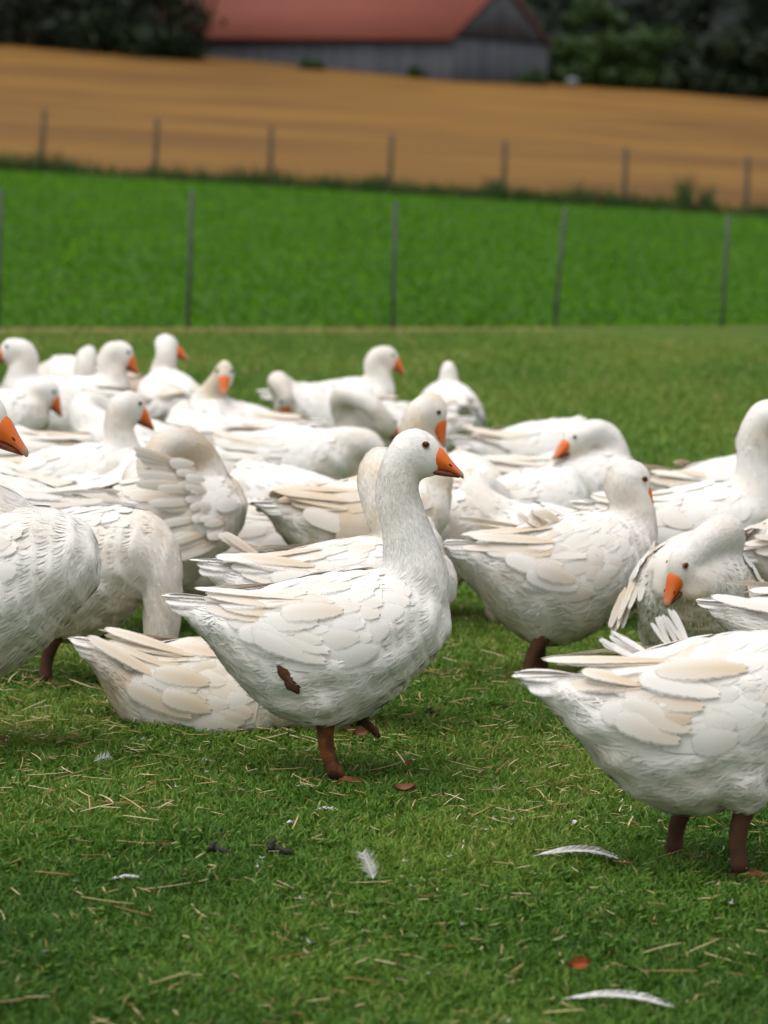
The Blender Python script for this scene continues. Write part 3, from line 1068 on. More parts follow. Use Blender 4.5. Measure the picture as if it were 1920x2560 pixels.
# -- foreground and focal plane
goose('alert white goose standing in profile, head raised, one leg planted', 700, 8.0, 0, 'alert', (1, -.10, -.13), tint=.16, lod=0, wt=1.5,
      legs=[dict(side=-1, x=.0, fx=.045), dict(side=1, x=.095, fx=.105, fz=.112, tilt=.9, toes=.42, mat=M_LEGDARK)], ragged=.45, hock=True)
goose('large goose cut off by the right edge, walking beside the big fallen feather', 1497, 7.06, 3, [(.15, 0, .40), (.24, 0, .44), (.33, 0, .49), (.41, 0, .54), (.46, 0, .57)], tint=.2, lod=0, size=1.0, pitch=2, wt=1.7,
      fan=((1, (-.02, .03, .492), (-.07, .03, .485), (-.045, 0, .055), (-.02, 0, .06), 12, .013, .1, (.2, -1, .3)),
           (1, (-.11, .03, .475), (-.15, .03, .465), (-.06, 0, .030), (-.055, 0, .034), 10, .013, .12, (.2, -1, .4))),
      legs=[dict(side=-1, x=.09, fx=.10), dict(side=1, x=.0, fx=-.02)], ragged=.9, leg_mat=M_LEGDARK)
goose('big goose cut by the left edge, rounded breast, only its orange bill poking in', -95, 8.2, -6,
      [(.11, 0, .40), (.05, 0, .48), (-.03, 0, .56), (-.05, 0, .63), (-.03, 0, .69), (.02, 0, .715)], (1, -.05, -.33), tint=.3, lod=0, size=1.2, wt=1.5,
      legs=[dict(side=-1, x=-.03, fx=-.02), dict(side=1, x=.02, fx=.04)])
goose('cream goose lying flat on the grass behind the standing alert goose', 455, 8.72, 0,
      [(.12, 0, .40), (.22, .0, .37), (.27, .05, .34), (.27, .14, .32), (.24, .20, .30)], (-.5, .6, -.2), sit=2.5, tint=.75, lod=0, pitch=-9, ragged=.8, wt=2.0)
goose('goose right behind the alert one, its curly neck bent away while preening', 735, 8.75, 0,
      [(.15, 0, .40), (.165, 0, .50), (.105, .02, .585), (.075, .05, .66), (.085, .12, .70), (.10, .18, .65)], (.0, .6, -.8), tint=.25, lod=0, neck_tint=.55, ragged=.8, wt=1.7,
      fan=((-1, (-.225, -.02, .455), (-.235, -.01, .45), (-.10, 0, .062), (-.085, 0, .060), 3, .026, 1.7, (.3, -1, .4)),))
goose('goose grazing with its neck hanging straight down behind the lying goose', 160, 9.3, -28,
      [(.12, 0, .38), (.21, 0, .43), (.275, 0, .37), (.285, 0, .25), (.285, 0, .15), (.31, 0, .07)], (.4, 0, -1), tint=.42, lod=0, leg_mat=M_LEGDARK,
      legs=[dict(side=-1, x=-.01, fx=-.03), dict(side=1, x=.03, fx=.06)])
goose('goose with a raised cream wing, neck curled back to preen itself', 338, 10.4, 34,
      [(.12, 0, .40), (.155, 0, .47), (.145, 0, .545), (.085, -.01, .60), (.0, -.02, .60), (-.045, -.03, .555)], (-.45, .05, -.9), tint=.5, lod=0, open_=1.0, neck_tint=.75, ragged=.5, nr=1.0,
      fan=((-1, (.10, -.175, .30), (.02, -.10, .555), (-.19, -.055, -.035), (-.20, -.06, .045), 20, .036, .75, (-.25, -1, .35)),
           (-1, (.15, -.165, .34), (.06, -.10, .55), (-.10, -.045, -.01), (-.10, -.04, .02), 15, .036, .55, (-.2, -1, .35))))
goose('plump goose with dark leg right of the alert goose, looking down over its breast', 1196, 9.7, 26,
      [(.165, 0, .40), (.235, 0, .47), (.235, 0, .545), (.205, 0, .60), (.225, 0, .630)], hl(26, .80, .10, -.62), sit=.15, nr=1.12, wt=1.7, fan=((-1, (-.03, -.05, .497), (-.11, -.05, .478), (-.07, .0, .024), (-.05, 0, .040), 6, .030, 1.6, (.1, -1, .7)),), tint=.3, lod=0, leg_mat=M_LEGDARK,
      legs=[dict(side=-1, x=-.085, fx=-.125), dict(side=1, x=.0, fx=.02)], ragged=.7)
goose('goose facing the camera with its bill tucked down against a ruffled wing', 1492, 9.2, -96,
      [(.08, 0, .40), (.13, .05, .48), (.18, .07, .53), (.235, .03, .515), (.255, -.02, .465)], hl(-96, -.62, -.42, -.66), tint=.32, lod=0, open_=1.0, ragged=.8, droop=.3,
      fan=((-1, (.13, -.12, .49), (.03, -.21, .33), (.07, -.06, -.16), (.04, -.03, -.13), 9, .036, 1.1, (.6, -.8, .3)),
           (1, (.14, .12, .47), (.03, .21, .36), (.09, .05, -.12), (.03, .08, -.12), 9, .036, 1.0, (.6, .8, .3))))
goose('goose at the right edge of which only tail and wing tips show', 1832, 8.3, 0, 'alert', tint=.3, lod=0, ragged=.9)
goose('dingy goose seen from behind at the right edge with ruffled brown wing tips', 1695, 9.8, 60, 'low', tint=.75, lod=0, ragged=1.2)
goose('resting goose with brown marked back between the raised wing and the curly neck', 470, 11.0, 175, 'preen_side_r', (-.5, -.5, -.6), sit=1.0, tint=.45, lod=0)
goose('goose facing left whose cream wing tips point at the raised wing', 10, 10.2, 178, 'relaxed', tint=.35, lod=0, ragged=.7)
# -- middle distance
goose('goose crouching low behind the left group, small rounded back at the edge', -50, 11.2, 170, 'low', sit=.5, tint=.3)
goose('long-backed goose with upright neck and bright bill behind the raised wing', 145, 12.3, 0,
      [(.16, 0, .40), (.20, 0, .46), (.185, 0, .53), (.175, 0, .60), (.185, 0, .655), (.205, .01, .675)], (.9, .3, -.45), sit=.75, tint=.3)
goose('goose whose grey neck arches over at the left edge above the orange bill', 10, 13.0, 175, 'preen_down', (-.2, 0, -1), sit=.6, tint=.5)
goose('goose looking left, topmost head in the left corner of the flock', 140, 15.3, 180, 'low', (1, .1, -.25), sit=.3, tint=.2)
goose('goose turned away showing only the round back of its head', 155, 15.8, 80, 'low', (1, 0, -.1), sit=.9, tint=.3)
goose('goose with an S-curved neck and orange bill among the far left heads', 140, 15.5, 0, 'low', (1, 0, -.65), sit=.35, tint=.25)
goose('goose with a dark bill at the back of the left group, body turned away', 372, 16.0, 108, 'low', hl(108, 1, -.1, -.25), sit=.35, tint=.3)
goose('goose tucking its pale bill to its breast at the far left', -40, 14.8, 0, [(.15, 0, .40), (.21, 0, .45), (.235, 0, .51), (.275, 0, .53)], (.75, 0, -.65), sit=.6, tint=.25)
goose('standing goose with shaded belly and dark legs deep in the left group', 190, 16.3, 150, 'graze', (.3, 0, -1), tint=.6, leg_mat=M_LEGDARK)
goose('goose turning its face and orange bill straight towards the camera', 515, 15.0, 168,
      [(.15, 0, .40), (.18, 0, .47), (.13, .0, .55), (.085, .01, .615), (.075, .03, .65)], hl(168, .05, -.88, -.48), sit=.8, tint=.35, neck_tint=.6)
goose('large resting goose with shadowed belly left of the gap in the grass', 485, 14.4, 180, [(.12, 0, .40), (.19, 0, .44), (.21, -.03, .49), (.19, -.07, .52)], (.2, -1, -.3), sit=1.0, tint=.3)
goose('goose bowing its neck down beside the gap in the grass', 612, 13.9, 0, 'preen_down', (-.3, .1, -1), sit=1.0, pitch=-6, tint=.35)
goose('goose preening its flank with bill down behind the bowing goose', 716, 16.6, 180,
      [(.15, 0, .40), (.23, 0, .46), (.275, .05, .52), (.27, .12, .52), (.24, .15, .47)], hl(180, .15, -.3, -1), sit=1.0, tint=.4)
goose('resting goose with raised head and bright bill, tallest in the middle of the far row', 722, 17.0, 0, 'low', (1, 0, -.45), sit=.9, tint=.3)
goose('goose nuzzling its side between two resting neighbours in the far row', 850, 15.6, 200, 'preen_side_l', (-.7, -.2, -.4), sit=1.0, tint=.35)
goose('goose with lowered bill just above the alert goose, tail feathers spread low', 778, 10.6, 28, 'relaxed', hl(28, .62, -.15, -.80), tint=.55, wt=2.0, ragged=.8)
goose('resting goose seen from behind right of the lowered orange bill', 972, 17.0, 98, [(.12, 0, .40), (.15, 0, .45), (.15, 0, .52), (.15, 0, .575)], (1, 0, 0), sit=1.0, tint=.2)
goose('brownish goose half hidden behind the bill of the alert goose', 1008, 12.6, 100, TUCK, (1, 0, 0), sit=1.0, tint=1.0)
goose('goose feeding with its stained neck reaching the grass behind the alert breast', 900, 11.0, -22,
      [(.12, 0, .38), (.21, 0, .43), (.275, 0, .37), (.285, 0, .25), (.285, 0, .15), (.31, 0, .07)], (.4, 0, -1), tint=.4, neck_tint=.6, sit=.7)
goose('resting goose with its head laid back and dark eye showing on the right', 1215, 13.2, 0,
      [(.12, 0, .40), (.185, 0, .46), (.175, 0, .545), (.115, -.03, .59), (.045, -.06, .565)], (-.85, -.5, -.30), sit=1.0, tint=.2)
goose('goose whose pale crown peeks out behind the head laid back', 1150, 14.4, 20, TUCK, (1, .2, -.2), sit=.8, tint=.25)
goose('resting goose with smooth back and neck folded away right of the alert bill', 1115, 12.1, 42, [(.15, 0, .40), (.22, 0, .45), (.28, 0, .46), (.33, -.02, .42), (.34, -.03, .36)], (-.2, .3, -.9), sit=1.0, tint=.2)
goose('resting goose behind the rump of the plump goose, head out of sight', 1200, 10.9, 180, 'preen_side_r', (-.5, -.5, -.6), sit=1.0, tint=.3)
goose('goose with fluffed up tail in the far right group', 1560, 12.6, 20, [(.12, 0, .40), (.15, 0, .47), (.14, .03, .54), (.11, .06, .57)], (.2, 1, -.1), sit=.6, tint=.25, ragged=1.0)
goose('tall necked goose at the right edge, head just leaving the frame', 1482, 11.0, 0, [(.165, 0, .40), (.205, 0, .50), (.205, 0, .58), (.20, 0, .68), (.23, 0, .755)], (1, -.15, -.12), sit=.25, tint=.3, nr=1.15)
goose('resting goose showing a white back just above the curled neck', 305, 14.1, 170, 'preen_side_r', (-.4, -.5, -.6), sit=1.0, tint=.25)
goose('resting goose wedged between the curled neck and the large resting goose', 395, 13.0, 200, TUCK, (1, -.3, -.2), sit=.95, tint=.3)
goose('low resting goose with a broad white back behind the grazing goose', 120, 11.3, 15, 'preen_side_l', (-.3, .5, -.7), sit=1.0, tint=.3)
goose('resting goose filling the gap left of the goose with lowered bill', 640, 12.2, 165, TUCK, (1, -.2, -.2), sit=1.2, tint=.35)
build_geese()

# ------------------------------------------------------------------ grass and litter
def mat_blades(name, stops, trans=0.35):
    m, n, l = new_mat(name)
    a = N(n, 'ShaderNodeAttribute', attribute_name='tint')
    sep = n.new('ShaderNodeSeparateColor')
    l.new(a.outputs['Color'], sep.inputs[0])
    c = ramp(n, l, sep.outputs[0], stops)
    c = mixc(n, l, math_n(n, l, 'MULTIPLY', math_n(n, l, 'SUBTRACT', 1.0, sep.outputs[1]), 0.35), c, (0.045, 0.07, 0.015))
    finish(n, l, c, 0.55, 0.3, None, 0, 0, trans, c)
    return m

def blades(name, x, y, z, h, w, lean, tint, mat, curl=0.5):
    n = len(x)
    th = rng.random(n) * 2 * PI
    ld = rng.random(n) * 2 * PI
    sx, sy = np.cos(th) * w / 2, np.sin(th) * w / 2
    lx, ly = np.cos(ld) * lean * h, np.sin(ld) * lean * h
    P = np.stack([x, y, z], -1)
    S = np.stack([sx, sy, np.zeros(n)], -1)
    Lv = np.stack([lx, ly, np.zeros(n)], -1)
    U_ = np.zeros((n, 3)); U_[:, 2] = h
    m1 = P + U_ * 0.55 + Lv * 0.35
    tip = P + U_ * (1.0 - 0.35 * lean[:, None] ** 2) + Lv
    V = np.stack([P - S, P + S, m1 + S * 0.85, m1 - S * 0.85, tip], 1)
    b = np.arange(n)[:, None] * 5
    f4 = b + np.array([[0, 1, 2, 3]])
    f3 = b + np.array([[3, 2, 4]])
    A = np.zeros((n, 5, 3))
    A[..., 0] = tint[:, None]
    A[..., 1] = np.array((0, 0, .55, .55, 1.0))[None]
    return mesh_obj(name, V.reshape(-1, 3), [f3, f4], mat, None, True, A.reshape(-1, 3))

def lump(x, y, s, seed):
    """cheap smooth 2-D noise in 0..1"""
    r = np.random.default_rng(seed)
    v = np.zeros_like(x)
    for k in range(7):
        a = r.random() * 2 * PI; f = s * (0.6 + 1.6 * r.random())
        v += np.sin((x * math.cos(a) + y * math.sin(a)) * f + r.random() * 6.28)
    return np.clip(v / 7 * 0.9 + 0.5, 0, 1)

GSTOPS = [(0.0, (0.042, 0.118, 0.012)), (0.35, (0.100, 0.228, 0.022)), (0.6, (0.178, 0.315, 0.036)), (0.8, (0.285, 0.360, 0.060)), (0.93, (0.46, 0.38, 0.14)), (1.0, (0.62, 0.49, 0.24))]
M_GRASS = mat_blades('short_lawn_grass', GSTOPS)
def scatter(n, y0, y1, margin, bias=1.0):
    y = y0 + (y1 - y0) * rng.random(n) ** bias
    half = y * (960 / F) + margin
    x = (rng.random(n) * 2 - 1) * half
    return x, y

# focal zone, dense and fine
x, y = scatter(225000, 5.3, 11.5, 0.50)
x2, y2 = scatter(60000, 5.3, 11.5, 2.4)
sel = np.abs(x2) > y2 * (960 / F) + .45
x, y = np.concatenate([x, x2[sel]]), np.concatenate([y, y2[sel]])
c = lump(x, y, 5.0, 3); c2 = lump(x, y, 16.0, 4)
dry = np.clip((y - 7.2) / 1.6, 0, 1)
ti = np.clip(0.14 + 0.50 * c + 0.17 * rng.standard_normal(len(x)) + 0.10 * dry, 0.0, 0.82)
ti = np.clip(ti - .12 * np.clip((7.4 - y) / 1.2, 0, 1), 0, .82)
isdry = rng.random(len(x)) < 0.015 + 0.05 * dry * c2
ti = np.where(isdry, 0.88 + 0.12 * rng.random(len(x)), ti)
h = (0.018 + 0.020 * c2 + 0.008 * rng.random(len(x))) * np.where(isdry, 1.1, 1)
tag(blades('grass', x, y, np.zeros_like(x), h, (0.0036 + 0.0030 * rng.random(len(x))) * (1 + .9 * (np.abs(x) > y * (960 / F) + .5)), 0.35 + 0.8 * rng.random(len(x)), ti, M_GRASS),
    'short green lawn grass with dry bits among the geese', 'grass', kind='stuff')
# coarser towards the fence
x, y = scatter(112000, 11.5, 32.5, 2.0, 1.15)
sel = y < fence_y(x)
x, y = x[sel], y[sel]
c = lump(x, y * 0.5, 2.0, 5)
ti = np.clip(0.38 + 0.34 * c + 0.12 * rng.standard_normal(len(x)), 0.05, 0.86)
ti = np.where(rng.random(len(x)) < 0.02 + .16 * np.clip(lump(x, y * .4, 2.6, 17) - .5, 0, 1), 0.93, ti)
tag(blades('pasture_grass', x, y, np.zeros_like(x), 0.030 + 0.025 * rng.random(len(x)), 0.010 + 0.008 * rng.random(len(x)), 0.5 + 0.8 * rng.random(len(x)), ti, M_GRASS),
    'worn yellowish green pasture grass between flock and netting', 'grass', kind='stuff')
# clover leaves
n = 9000
x, y = scatter(n, 5.4, 10.5, 0.3)
c = lump(x, y, 3.0, 9)
sel = rng.random(n) < c ** 2 * 1.4
x, y = x[sel], y[sel]; n = len(x)
cz = 0.014 + 0.016 * rng.random(n)
V, Fc, A = [], [], []
th = np.linspace(0, 2 * PI, 6, endpoint=False)
rr = 0.005 + 0.005 * rng.random(n)
a0 = rng.random(n) * 6.28
for k in range(3):
    cx = x + np.cos(a0 + k * 2.094) * rr; cy = y + np.sin(a0 + k * 2.094) * rr
    ring = np.stack([cx[:, None] + np.cos(th) * rr[:, None] * .85, cy[:, None] + np.sin(th) * rr[:, None] * .85, (cz + 0.2 * rr * rng.standard_normal(n))[:, None] + 0.3 * np.cos(th + k) * rr[:, None]], -1)
    V.append(ring)
V = np.concatenate(V, 0)
b = np.arange(len(V))[:, None] * 6
f4 = np.concatenate([b + np.array([[0, 1, 2, 3]]), b + np.array([[0, 3, 4, 5]])])
A = np.zeros((len(V), 6, 3)); A[..., 0] = (0.12 + 0.35 * rng.random(len(V)))[:, None]; A[..., 1] = 1
tag(mesh_obj('clover', V.reshape(-1, 3), [f4], M_GRASS, None, True, A.reshape(-1, 3)), 'small clover leaves growing through the lawn', 'clover', kind='stuff')

# straw
def mat_straw():
    m, n, l = new_mat('dry_straw')
    a = N(n, 'ShaderNodeAttribute', attribute_name='tint')
    sep = n.new('ShaderNodeSeparateColor')
    l.new(a.outputs['Color'], sep.inputs[0])
    c = ramp(n, l, sep.outputs[0], [(0.0, (0.16, 0.07, 0.025)), (0.25, (0.38, 0.22, 0.08)), (0.6, (0.56, 0.43, 0.21)), (1.0, (0.72, 0.62, 0.40))])
    finish(n, l, c, 0.6, 0.3)
    return m
M_STRAW = mat_straw()
def straw_geo(mb, p, ang, L, w, bend, tilt):
    t = np.linspace(-.5, .5, 4)
    d = np.array((math.cos(ang), math.sin(ang), 0)); s = np.array((-d[1], d[0], 0))
    P = p + np.outer(t * L, d) + np.outer(bend * L * (t * t * 4 - 1) * .5, s)
    P[:, 2] += t * tilt * L
    v, f4, f3 = tube_geo(P, np.stack([np.array([w * .8, w, w, w * .6]), np.array([w, w, w, w]) * .5], -1), 4)
    mb.add(v, f3, f4, np.tile((random.random(), 0, 0), (len(v), 1)))
mb = MB()
for k in range(5600):
    y_ = 5.5 + 6.0 * random.random()
    dens = 1.0 if 7.4 < y_ < 9.8 else 0.25
    x_ = random.uniform(-1, 1) * (y_ * 960 / F + .3)
    dens *= 0.35 + 1.1 * float(lump(np.array([x_]), np.array([y_]), 4.0, 21)[0])
    if random.random() > dens:
        continue
    big = random.random() < .18
    straw_geo(mb, np.array((x_, y_, 0.018 + 0.016 * random.random())), random.gauss(0.0, 1.1), random.uniform(0.05, 0.11) if big else random.uniform(0.012, 0.045),
              random.uniform(.0014, .0024) if big else random.uniform(.0009, .0019), random.gauss(0, .10), random.gauss(0, .18))
tag(mb.build('straw_litter', M_STRAW), 'scattered dry straw bits lying in the grass', 'straw', kind='stuff')

# ------------------------------------------------------------------ things lying in the grass
M_DOWN = mat_simple('white_fallen_feather', (0.66, 0.65, 0.63), 0.8, 0.2, 0.25, 60, 0.2, 0.001)
def fallen(label, u, v, L, W, ang, name='fallen_feather', z=0.017, roll=0.0, curve=0.2, fluffy=0.0, up=0.0, k=1):
    """a shed feather: quill, vane cut into barbs, downy fringe at the foot"""
    p = ground(u, v)
    root = empty(name, (p.x, p.y, 0), R(ang))
    tag(root, label, 'feather', 'shed feathers lying in the grass')
    r = np.random.default_rng(k)
    t = np.linspace(0, 1, 14)
    C = np.stack([(t - .5) * L, curve * L * (t - .5) ** 2 - .05 * L * curve, z + up * L * t + 0.10 * L * np.sin(t * PI) * (1 - up)], -1)
    q = MB(); q.tube(C, np.interp(t, (0, 1), (0.0014, 0.0004)), 5)
    q.build('quill', M_DOWN, root)
    vb = MB()
    nb = int(46 + 40 * fluffy)
    T, S, U = frames(C)
    for i in range(nb):
        tt = 0.10 + 0.88 * i / nb
        c = np.array([np.interp(tt, t, C[:, j]) for j in range(3)])
        j = min(13, int(tt * 13))
        wid = W * np.interp(tt, (.1, .25, .6, .9, 1), (.55, .9, 1, .7, .25)) * (0.93 + .09 * r.random() if fluffy < .2 else 0.8 + .3 * r.random() if fluffy < .5 else 0.45 + .8 * r.random())
        for sd in (-1, 1):
            dirv = S[j] * sd * (math.cos(R(roll)) if sd > 0 else 1) + T[j] * ((0.75 + .2 * r.random()) if fluffy > .2 else 1.9) + U[j] * (0.25 * sd * math.sin(R(roll)) + 0.12 + fluffy * 0.6 * r.standard_normal())
            dirv = norm(dirv)
            bw = L / nb * (3.2 if fluffy < .2 else 2.0 if fluffy < .5 else .45)
            tip = c + dirv * wid
            mid = c + dirv * wid * .55 + U[j] * .08 * wid
            vb.add([c - T[j] * bw, c + T[j] * bw, mid + T[j] * bw, mid - T[j] * bw, tip], f3=[(3, 2, 4)], f4=[(0, 1, 2, 3)])
    vb.build('vane', M_DOWN, root)
    return root
fallen('big white fallen feather in the grass before the large walking goose', 1242, 1872, 0.18, 0.050, 4, curve=.5, fluffy=.06, k=2, roll=50)
fallen('long white fallen feather at the bottom edge of the picture', 1330, 2192, 0.19, 0.042, -6, curve=.6, fluffy=.06, k=3, roll=40)
fallen('fluffy upright white feather low in the middle of the lawn', 795, 1915, 0.055, 0.030, 120, fluffy=.8, up=.9, k=4)
fallen('small fluffy white feather near the lying goose', 219, 1660, 0.040, 0.026, 20, fluffy=1.0, up=.3, k=5)
fallen('tiny white feather left of the planted leg, under the lying goose', 443, 1658, 0.030, 0.014, 60, fluffy=.6, k=6)
fallen('short white feather just below the planted foot', 655, 1714, 0.036, 0.013, 10, fluffy=.6, k=7)
fallen('flat pale feather in the grass below the planted foot', 706, 1768, 0.060, 0.014, -4, fluffy=.3, k=8)
fallen('thin greyish feather on the dark grass at lower left', 272, 1918, 0.070, 0.012, 15, fluffy=.3, k=9)
fallen('small slanted white feather right of the upright fluffy one', 875, 1878, 0.030, 0.012, 50, fluffy=.6, k=10)
fallen('faint small feather between the dark droppings and the planted foot', 628, 1795, 0.034, 0.012, 30, fluffy=.4, k=11)
fallen('curved thin feather above the big fallen feather', 1237, 1795, 0.055, 0.007, 100, curve=1.3, fluffy=.3, k=12)

mb = MB()
for k in range(60):
    y_ = 5.6 + 4.6 * random.random()
    c_ = np.array((random.uniform(-1, 1) * (y_ * 960 / F), y_, .024 + .008 * random.random()))
    for q in range(9):
        dv = norm(np.array((random.gauss(0, 1), random.gauss(0, 1), abs(random.gauss(0, .5)))))
        ln = random.uniform(.004, .014); sd_v = norm(np.cross(dv, (0, 0, 1.0))) * .0011
        mb.add([c_ - sd_v, c_ + sd_v, c_ + dv * ln], f3=[(0, 1, 2)])
tag(mb.build('down_litter', M_DOWN), 'tiny white down fluffs scattered in the grass', 'down', kind='stuff')

def leaf_geo(L, W, curl):
    t = np.linspace(0, 1, 7)
    w = np.sin(PI * np.clip(t, 0.02, .98)) ** .75 * W / 2
    V, Fq = [], []
    for i, (tt, ww) in enumerate(zip(t, w)):
        for s_ in (-1, -.5, 0, .5, 1):
            V.append(((tt - .5) * L, s_ * ww, curl * L * (abs(s_) ** 1.5 * .5 + 2 * (tt - .5) ** 2 * .4)))
    for i in range(6):
        for j in range(4):
            a = i * 5 + j
            Fq.append((a, a + 1, a + 6, a + 5))
    return np.array(V), np.array(Fq)
def leaf(label, u, v, L, W, ang, col, z=.03, curl=.5, tilt=20):
    p = ground(u, v)
    root = empty('dead_leaf', (p.x, p.y, z), R(ang))
    root.rotation_euler = (R(tilt), R(-8), R(ang))
    tag(root, label, 'leaf', 'dead leaves in the grass')
    vv, ff = leaf_geo(L, W, curl)
    m = mat_simple('dead_leaf_' + label.split()[0], col, 0.6, 0.3, 0.45, 50, 0.5, 0.003)
    mesh_obj('blade', vv, [ff], m, root)
    s_ = MB(); s_.tube([(-L * .5, 0, curl * L * .2), (-L * .72, 0.002, 0)], [.0012, .0008], 5)
    s_.build('stalk', m, root)
leaf('curled dark brown leaf right of the planted leg', 781, 1612, .048, .030, 5, (0.16, 0.055, 0.03), tilt=35)
leaf('tiny rust red leaf in the grass right of the planted foot', 882, 1674, .018, .014, 30, (0.25, 0.06, 0.02), tilt=45)
leaf('flat tan leaf below the tiny rust red one', 876, 1736, .050, .028, -8, (0.24, 0.10, 0.05), tilt=20)
leaf('rust orange leaf alone on the blurred lawn near the bottom', 1250, 2122, .042, .028, 10, (0.30, 0.07, 0.015), tilt=40)
leaf('small brown scrap of leaf left of the tan leaf', 352, 1855, .020, .012, 40, (0.20, 0.09, 0.04), tilt=30)

M_DROP = mat_simple('dark_dropping', (0.03, 0.033, 0.022), 0.7, 0.3, 0.5, 60, 0.8, 0.004)
def dropping(label, u, v, s):
    p = ground(u, v)
    mb = MB()
    a = catmull([(-.028 * s, 0, .022), (-.008 * s, .006, .028), (.014 * s, -.003, .024), (.032 * s, .004, .018)], 10)
    mb.tube(a, np.interp(np.linspace(0, 1, 10), (0, .2, .5, .8, 1), (.003, .009, .0075, .008, .002)) * s, 8)
    a = catmull([(-.018 * s, .0, .026), (-.015 * s, .003, .042 * s), (-.006 * s, .006, .046 * s)], 7)
    mb.tube(a, np.interp(np.linspace(0, 1, 7), (0, .5, 1), (.008, .007, .003)) * s, 8)
    o = mb.build('dropping', M_DROP)
    o.location = (p.x, p.y, 0)
    tag(o, label, 'dropping', 'dark droppings in the grass')
dropping('dark curled dropping on the lawn in the lower middle', 602, 1862, 1.0)
dropping('flatter dark dropping left of the curled one', 472, 1862, .9)
dropping('dark clod near the lifted foot of the alert goose', 935, 1560, .8)

# ------------------------------------------------------------------ netting fence
M_POST = mat_simple('grey_metal_post', (0.075, 0.085, 0.07), 0.6, 0.4, 0.3, 8)
M_WIRE = mat_simple('galvanised_wire', (0.12, 0.13, 0.11), 0.5, 0.5, 0.2, 8)
nf = empty('netting_fence', (FA.x, FA.y, 0))
tag(nf, 'wire netting fence on thin grey posts between pasture and meadow', 'fence')
pp = []
for u0, v0, u1, v1 in ((-6, 717, 2, 410), (405, 717, 415, 412), (848, 716, 855, 436), (1194, 715, 1221, 450), (1559, 717, 1574, 465)):
    a = ground(u0, v0); b = at(u1, v1, a.y)
    pp.append((a, b))
st = pp[1][0] - pp[0][0]
pp = [(pp[0][0] - st, pp[0][1] - st)] + pp + [(pp[-1][0] + (pp[-1][0] - pp[-2][0]), pp[-1][1] + (pp[-1][0] - pp[-2][0]))]
inv = Vector((FA.x, FA.y, 0))
for a, b in pp:
    mb = MB()
    a_, b_ = np.array(a - inv), np.array(b - inv)
    a_[2] -= .25
    mb.tube([a_, (a_ + b_) / 2, b_, b_ + (b_ - a_) * .004], [.021, .020, .020, .008], 8)
    mb.build('post', M_POST, nf)
mb = MB()
for (a, b), (a2, b2) in zip(pp[:-1], pp[1:]):
    a, b, a2, b2 = [np.array(q - inv) for q in (a, b, a2, b2)]
    off = np.array((0, -.024, 0))
    for k in range(9):
        t = 0.04 + 0.94 * k / 8
        p0, p1 = a + (b - a) * t + off, a2 + (b2 - a2) * t + off
        mb.tube([p0, (p0 + p1) / 2 - np.array((0, 0, .012)), p1], .0016 if 0 < k < 8 else .0022, 3, False)
    m = int(np.linalg.norm(a2 - a) / .16)
    for k in range(1, m):
        s_ = k / m
        p0, p1 = a + (a2 - a) * s_, b + (b2 - b) * s_
        mb.tube([p0 + (p1 - p0) * .04 + off, p0 + (p1 - p0) * .98 + off], .0014, 3, False)
o = mb.build('netting', M_WIRE, nf); o['kind'] = 'stuff'

# ------------------------------------------------------------------ field fence
M_WOOD = mat_simple('weathered_wood_post', (0.15, 0.115, 0.085), 0.85, 0.2, 0.4, 6)
ff = empty('field_fence', (0, 78, 0))
tag(ff, 'wooden post and wire fence along the foot of the stubble field', 'fence')
tops = []
notes = [(97, 234), (340, 254), (586, 270), (847, 288), (1091, 302), (1353, 318), (1616, 335)]
for k in range(-3, 11):
    if 0 <= k < 7:
        u, v = notes[k]
    else:
        u = 97 + 253.2 * k + (12 if k % 2 else -9); v = 240 + 0.0655 * (u - 97)
    top = at(u, v, 78.0)
    gz = float(terrain(top.x, 78.0))
    top.z = max(top.z, gz + 1.35)
    tops.append((top, gz))
    lean = (-.10, -.03, 0.02, -.02, .03, 0.0, .02)[k % 7]
    a_ = np.array((top.x + lean, 0, gz - .5)); b_ = np.array((top.x, 0, top.z))
    mb = MB()
    mb.tube([a_, a_ + (b_ - a_) * .5, b_ - (b_ - a_) * .03, b_], [.066, .062, .056, .025], 9)
    mb.build('post', M_WOOD, ff)
for k, f_ in enumerate((.97, .62, .34)):
    mb = MB()
    for (a, ga), (b, gb) in zip(tops[:-1], tops[1:]):
        p0 = np.array((a.x, -.09, ga + (a.z - ga) * f_)); p1 = np.array((b.x, -.09, gb + (b.z - gb) * f_))
        mb.tube([p0, (p0 + p1) / 2 - np.array((0, 0, .03)), p1], .006, 4, False)
    mb.build('wire', M_WIRE, ff)

# ------------------------------------------------------------------ weeds along the field edge
WST = [(0.0, (0.012, 0.030, 0.008)), (0.5, (0.030, 0.075, 0.014)), (0.85, (0.07, 0.13, 0.03)), (1.0, (0.16, 0.12, 0.05))]
M_WEED = mat_blades('dark_weeds', WST, .2)
n = 11000
x = (rng.random(n) * 2 - 1) * 14
y = 77.2 + 1.6 * rng.random(n)
c = lump(x, x * 0, 1.6, 31)
hh = 0.10 + 0.24 * c + 0.34 * rng.random(n) ** 3
for u, w_, hgt in ((80, .5, .7), (325, .3, .5), (820, .8, .6), (1065, .9, .75), (1250, .3, .8), (1478, .3, 1.3), (1528, .3, 1.0), (1130, .5, .5), (700, .4, .5), (120, .2, .8)):
    cx = at(u, 400, 78).x
    hh = np.maximum(hh, hgt * np.exp(-((x - cx) / w_ / .45) ** 2) * (0.5 + .5 * rng.random(n)))
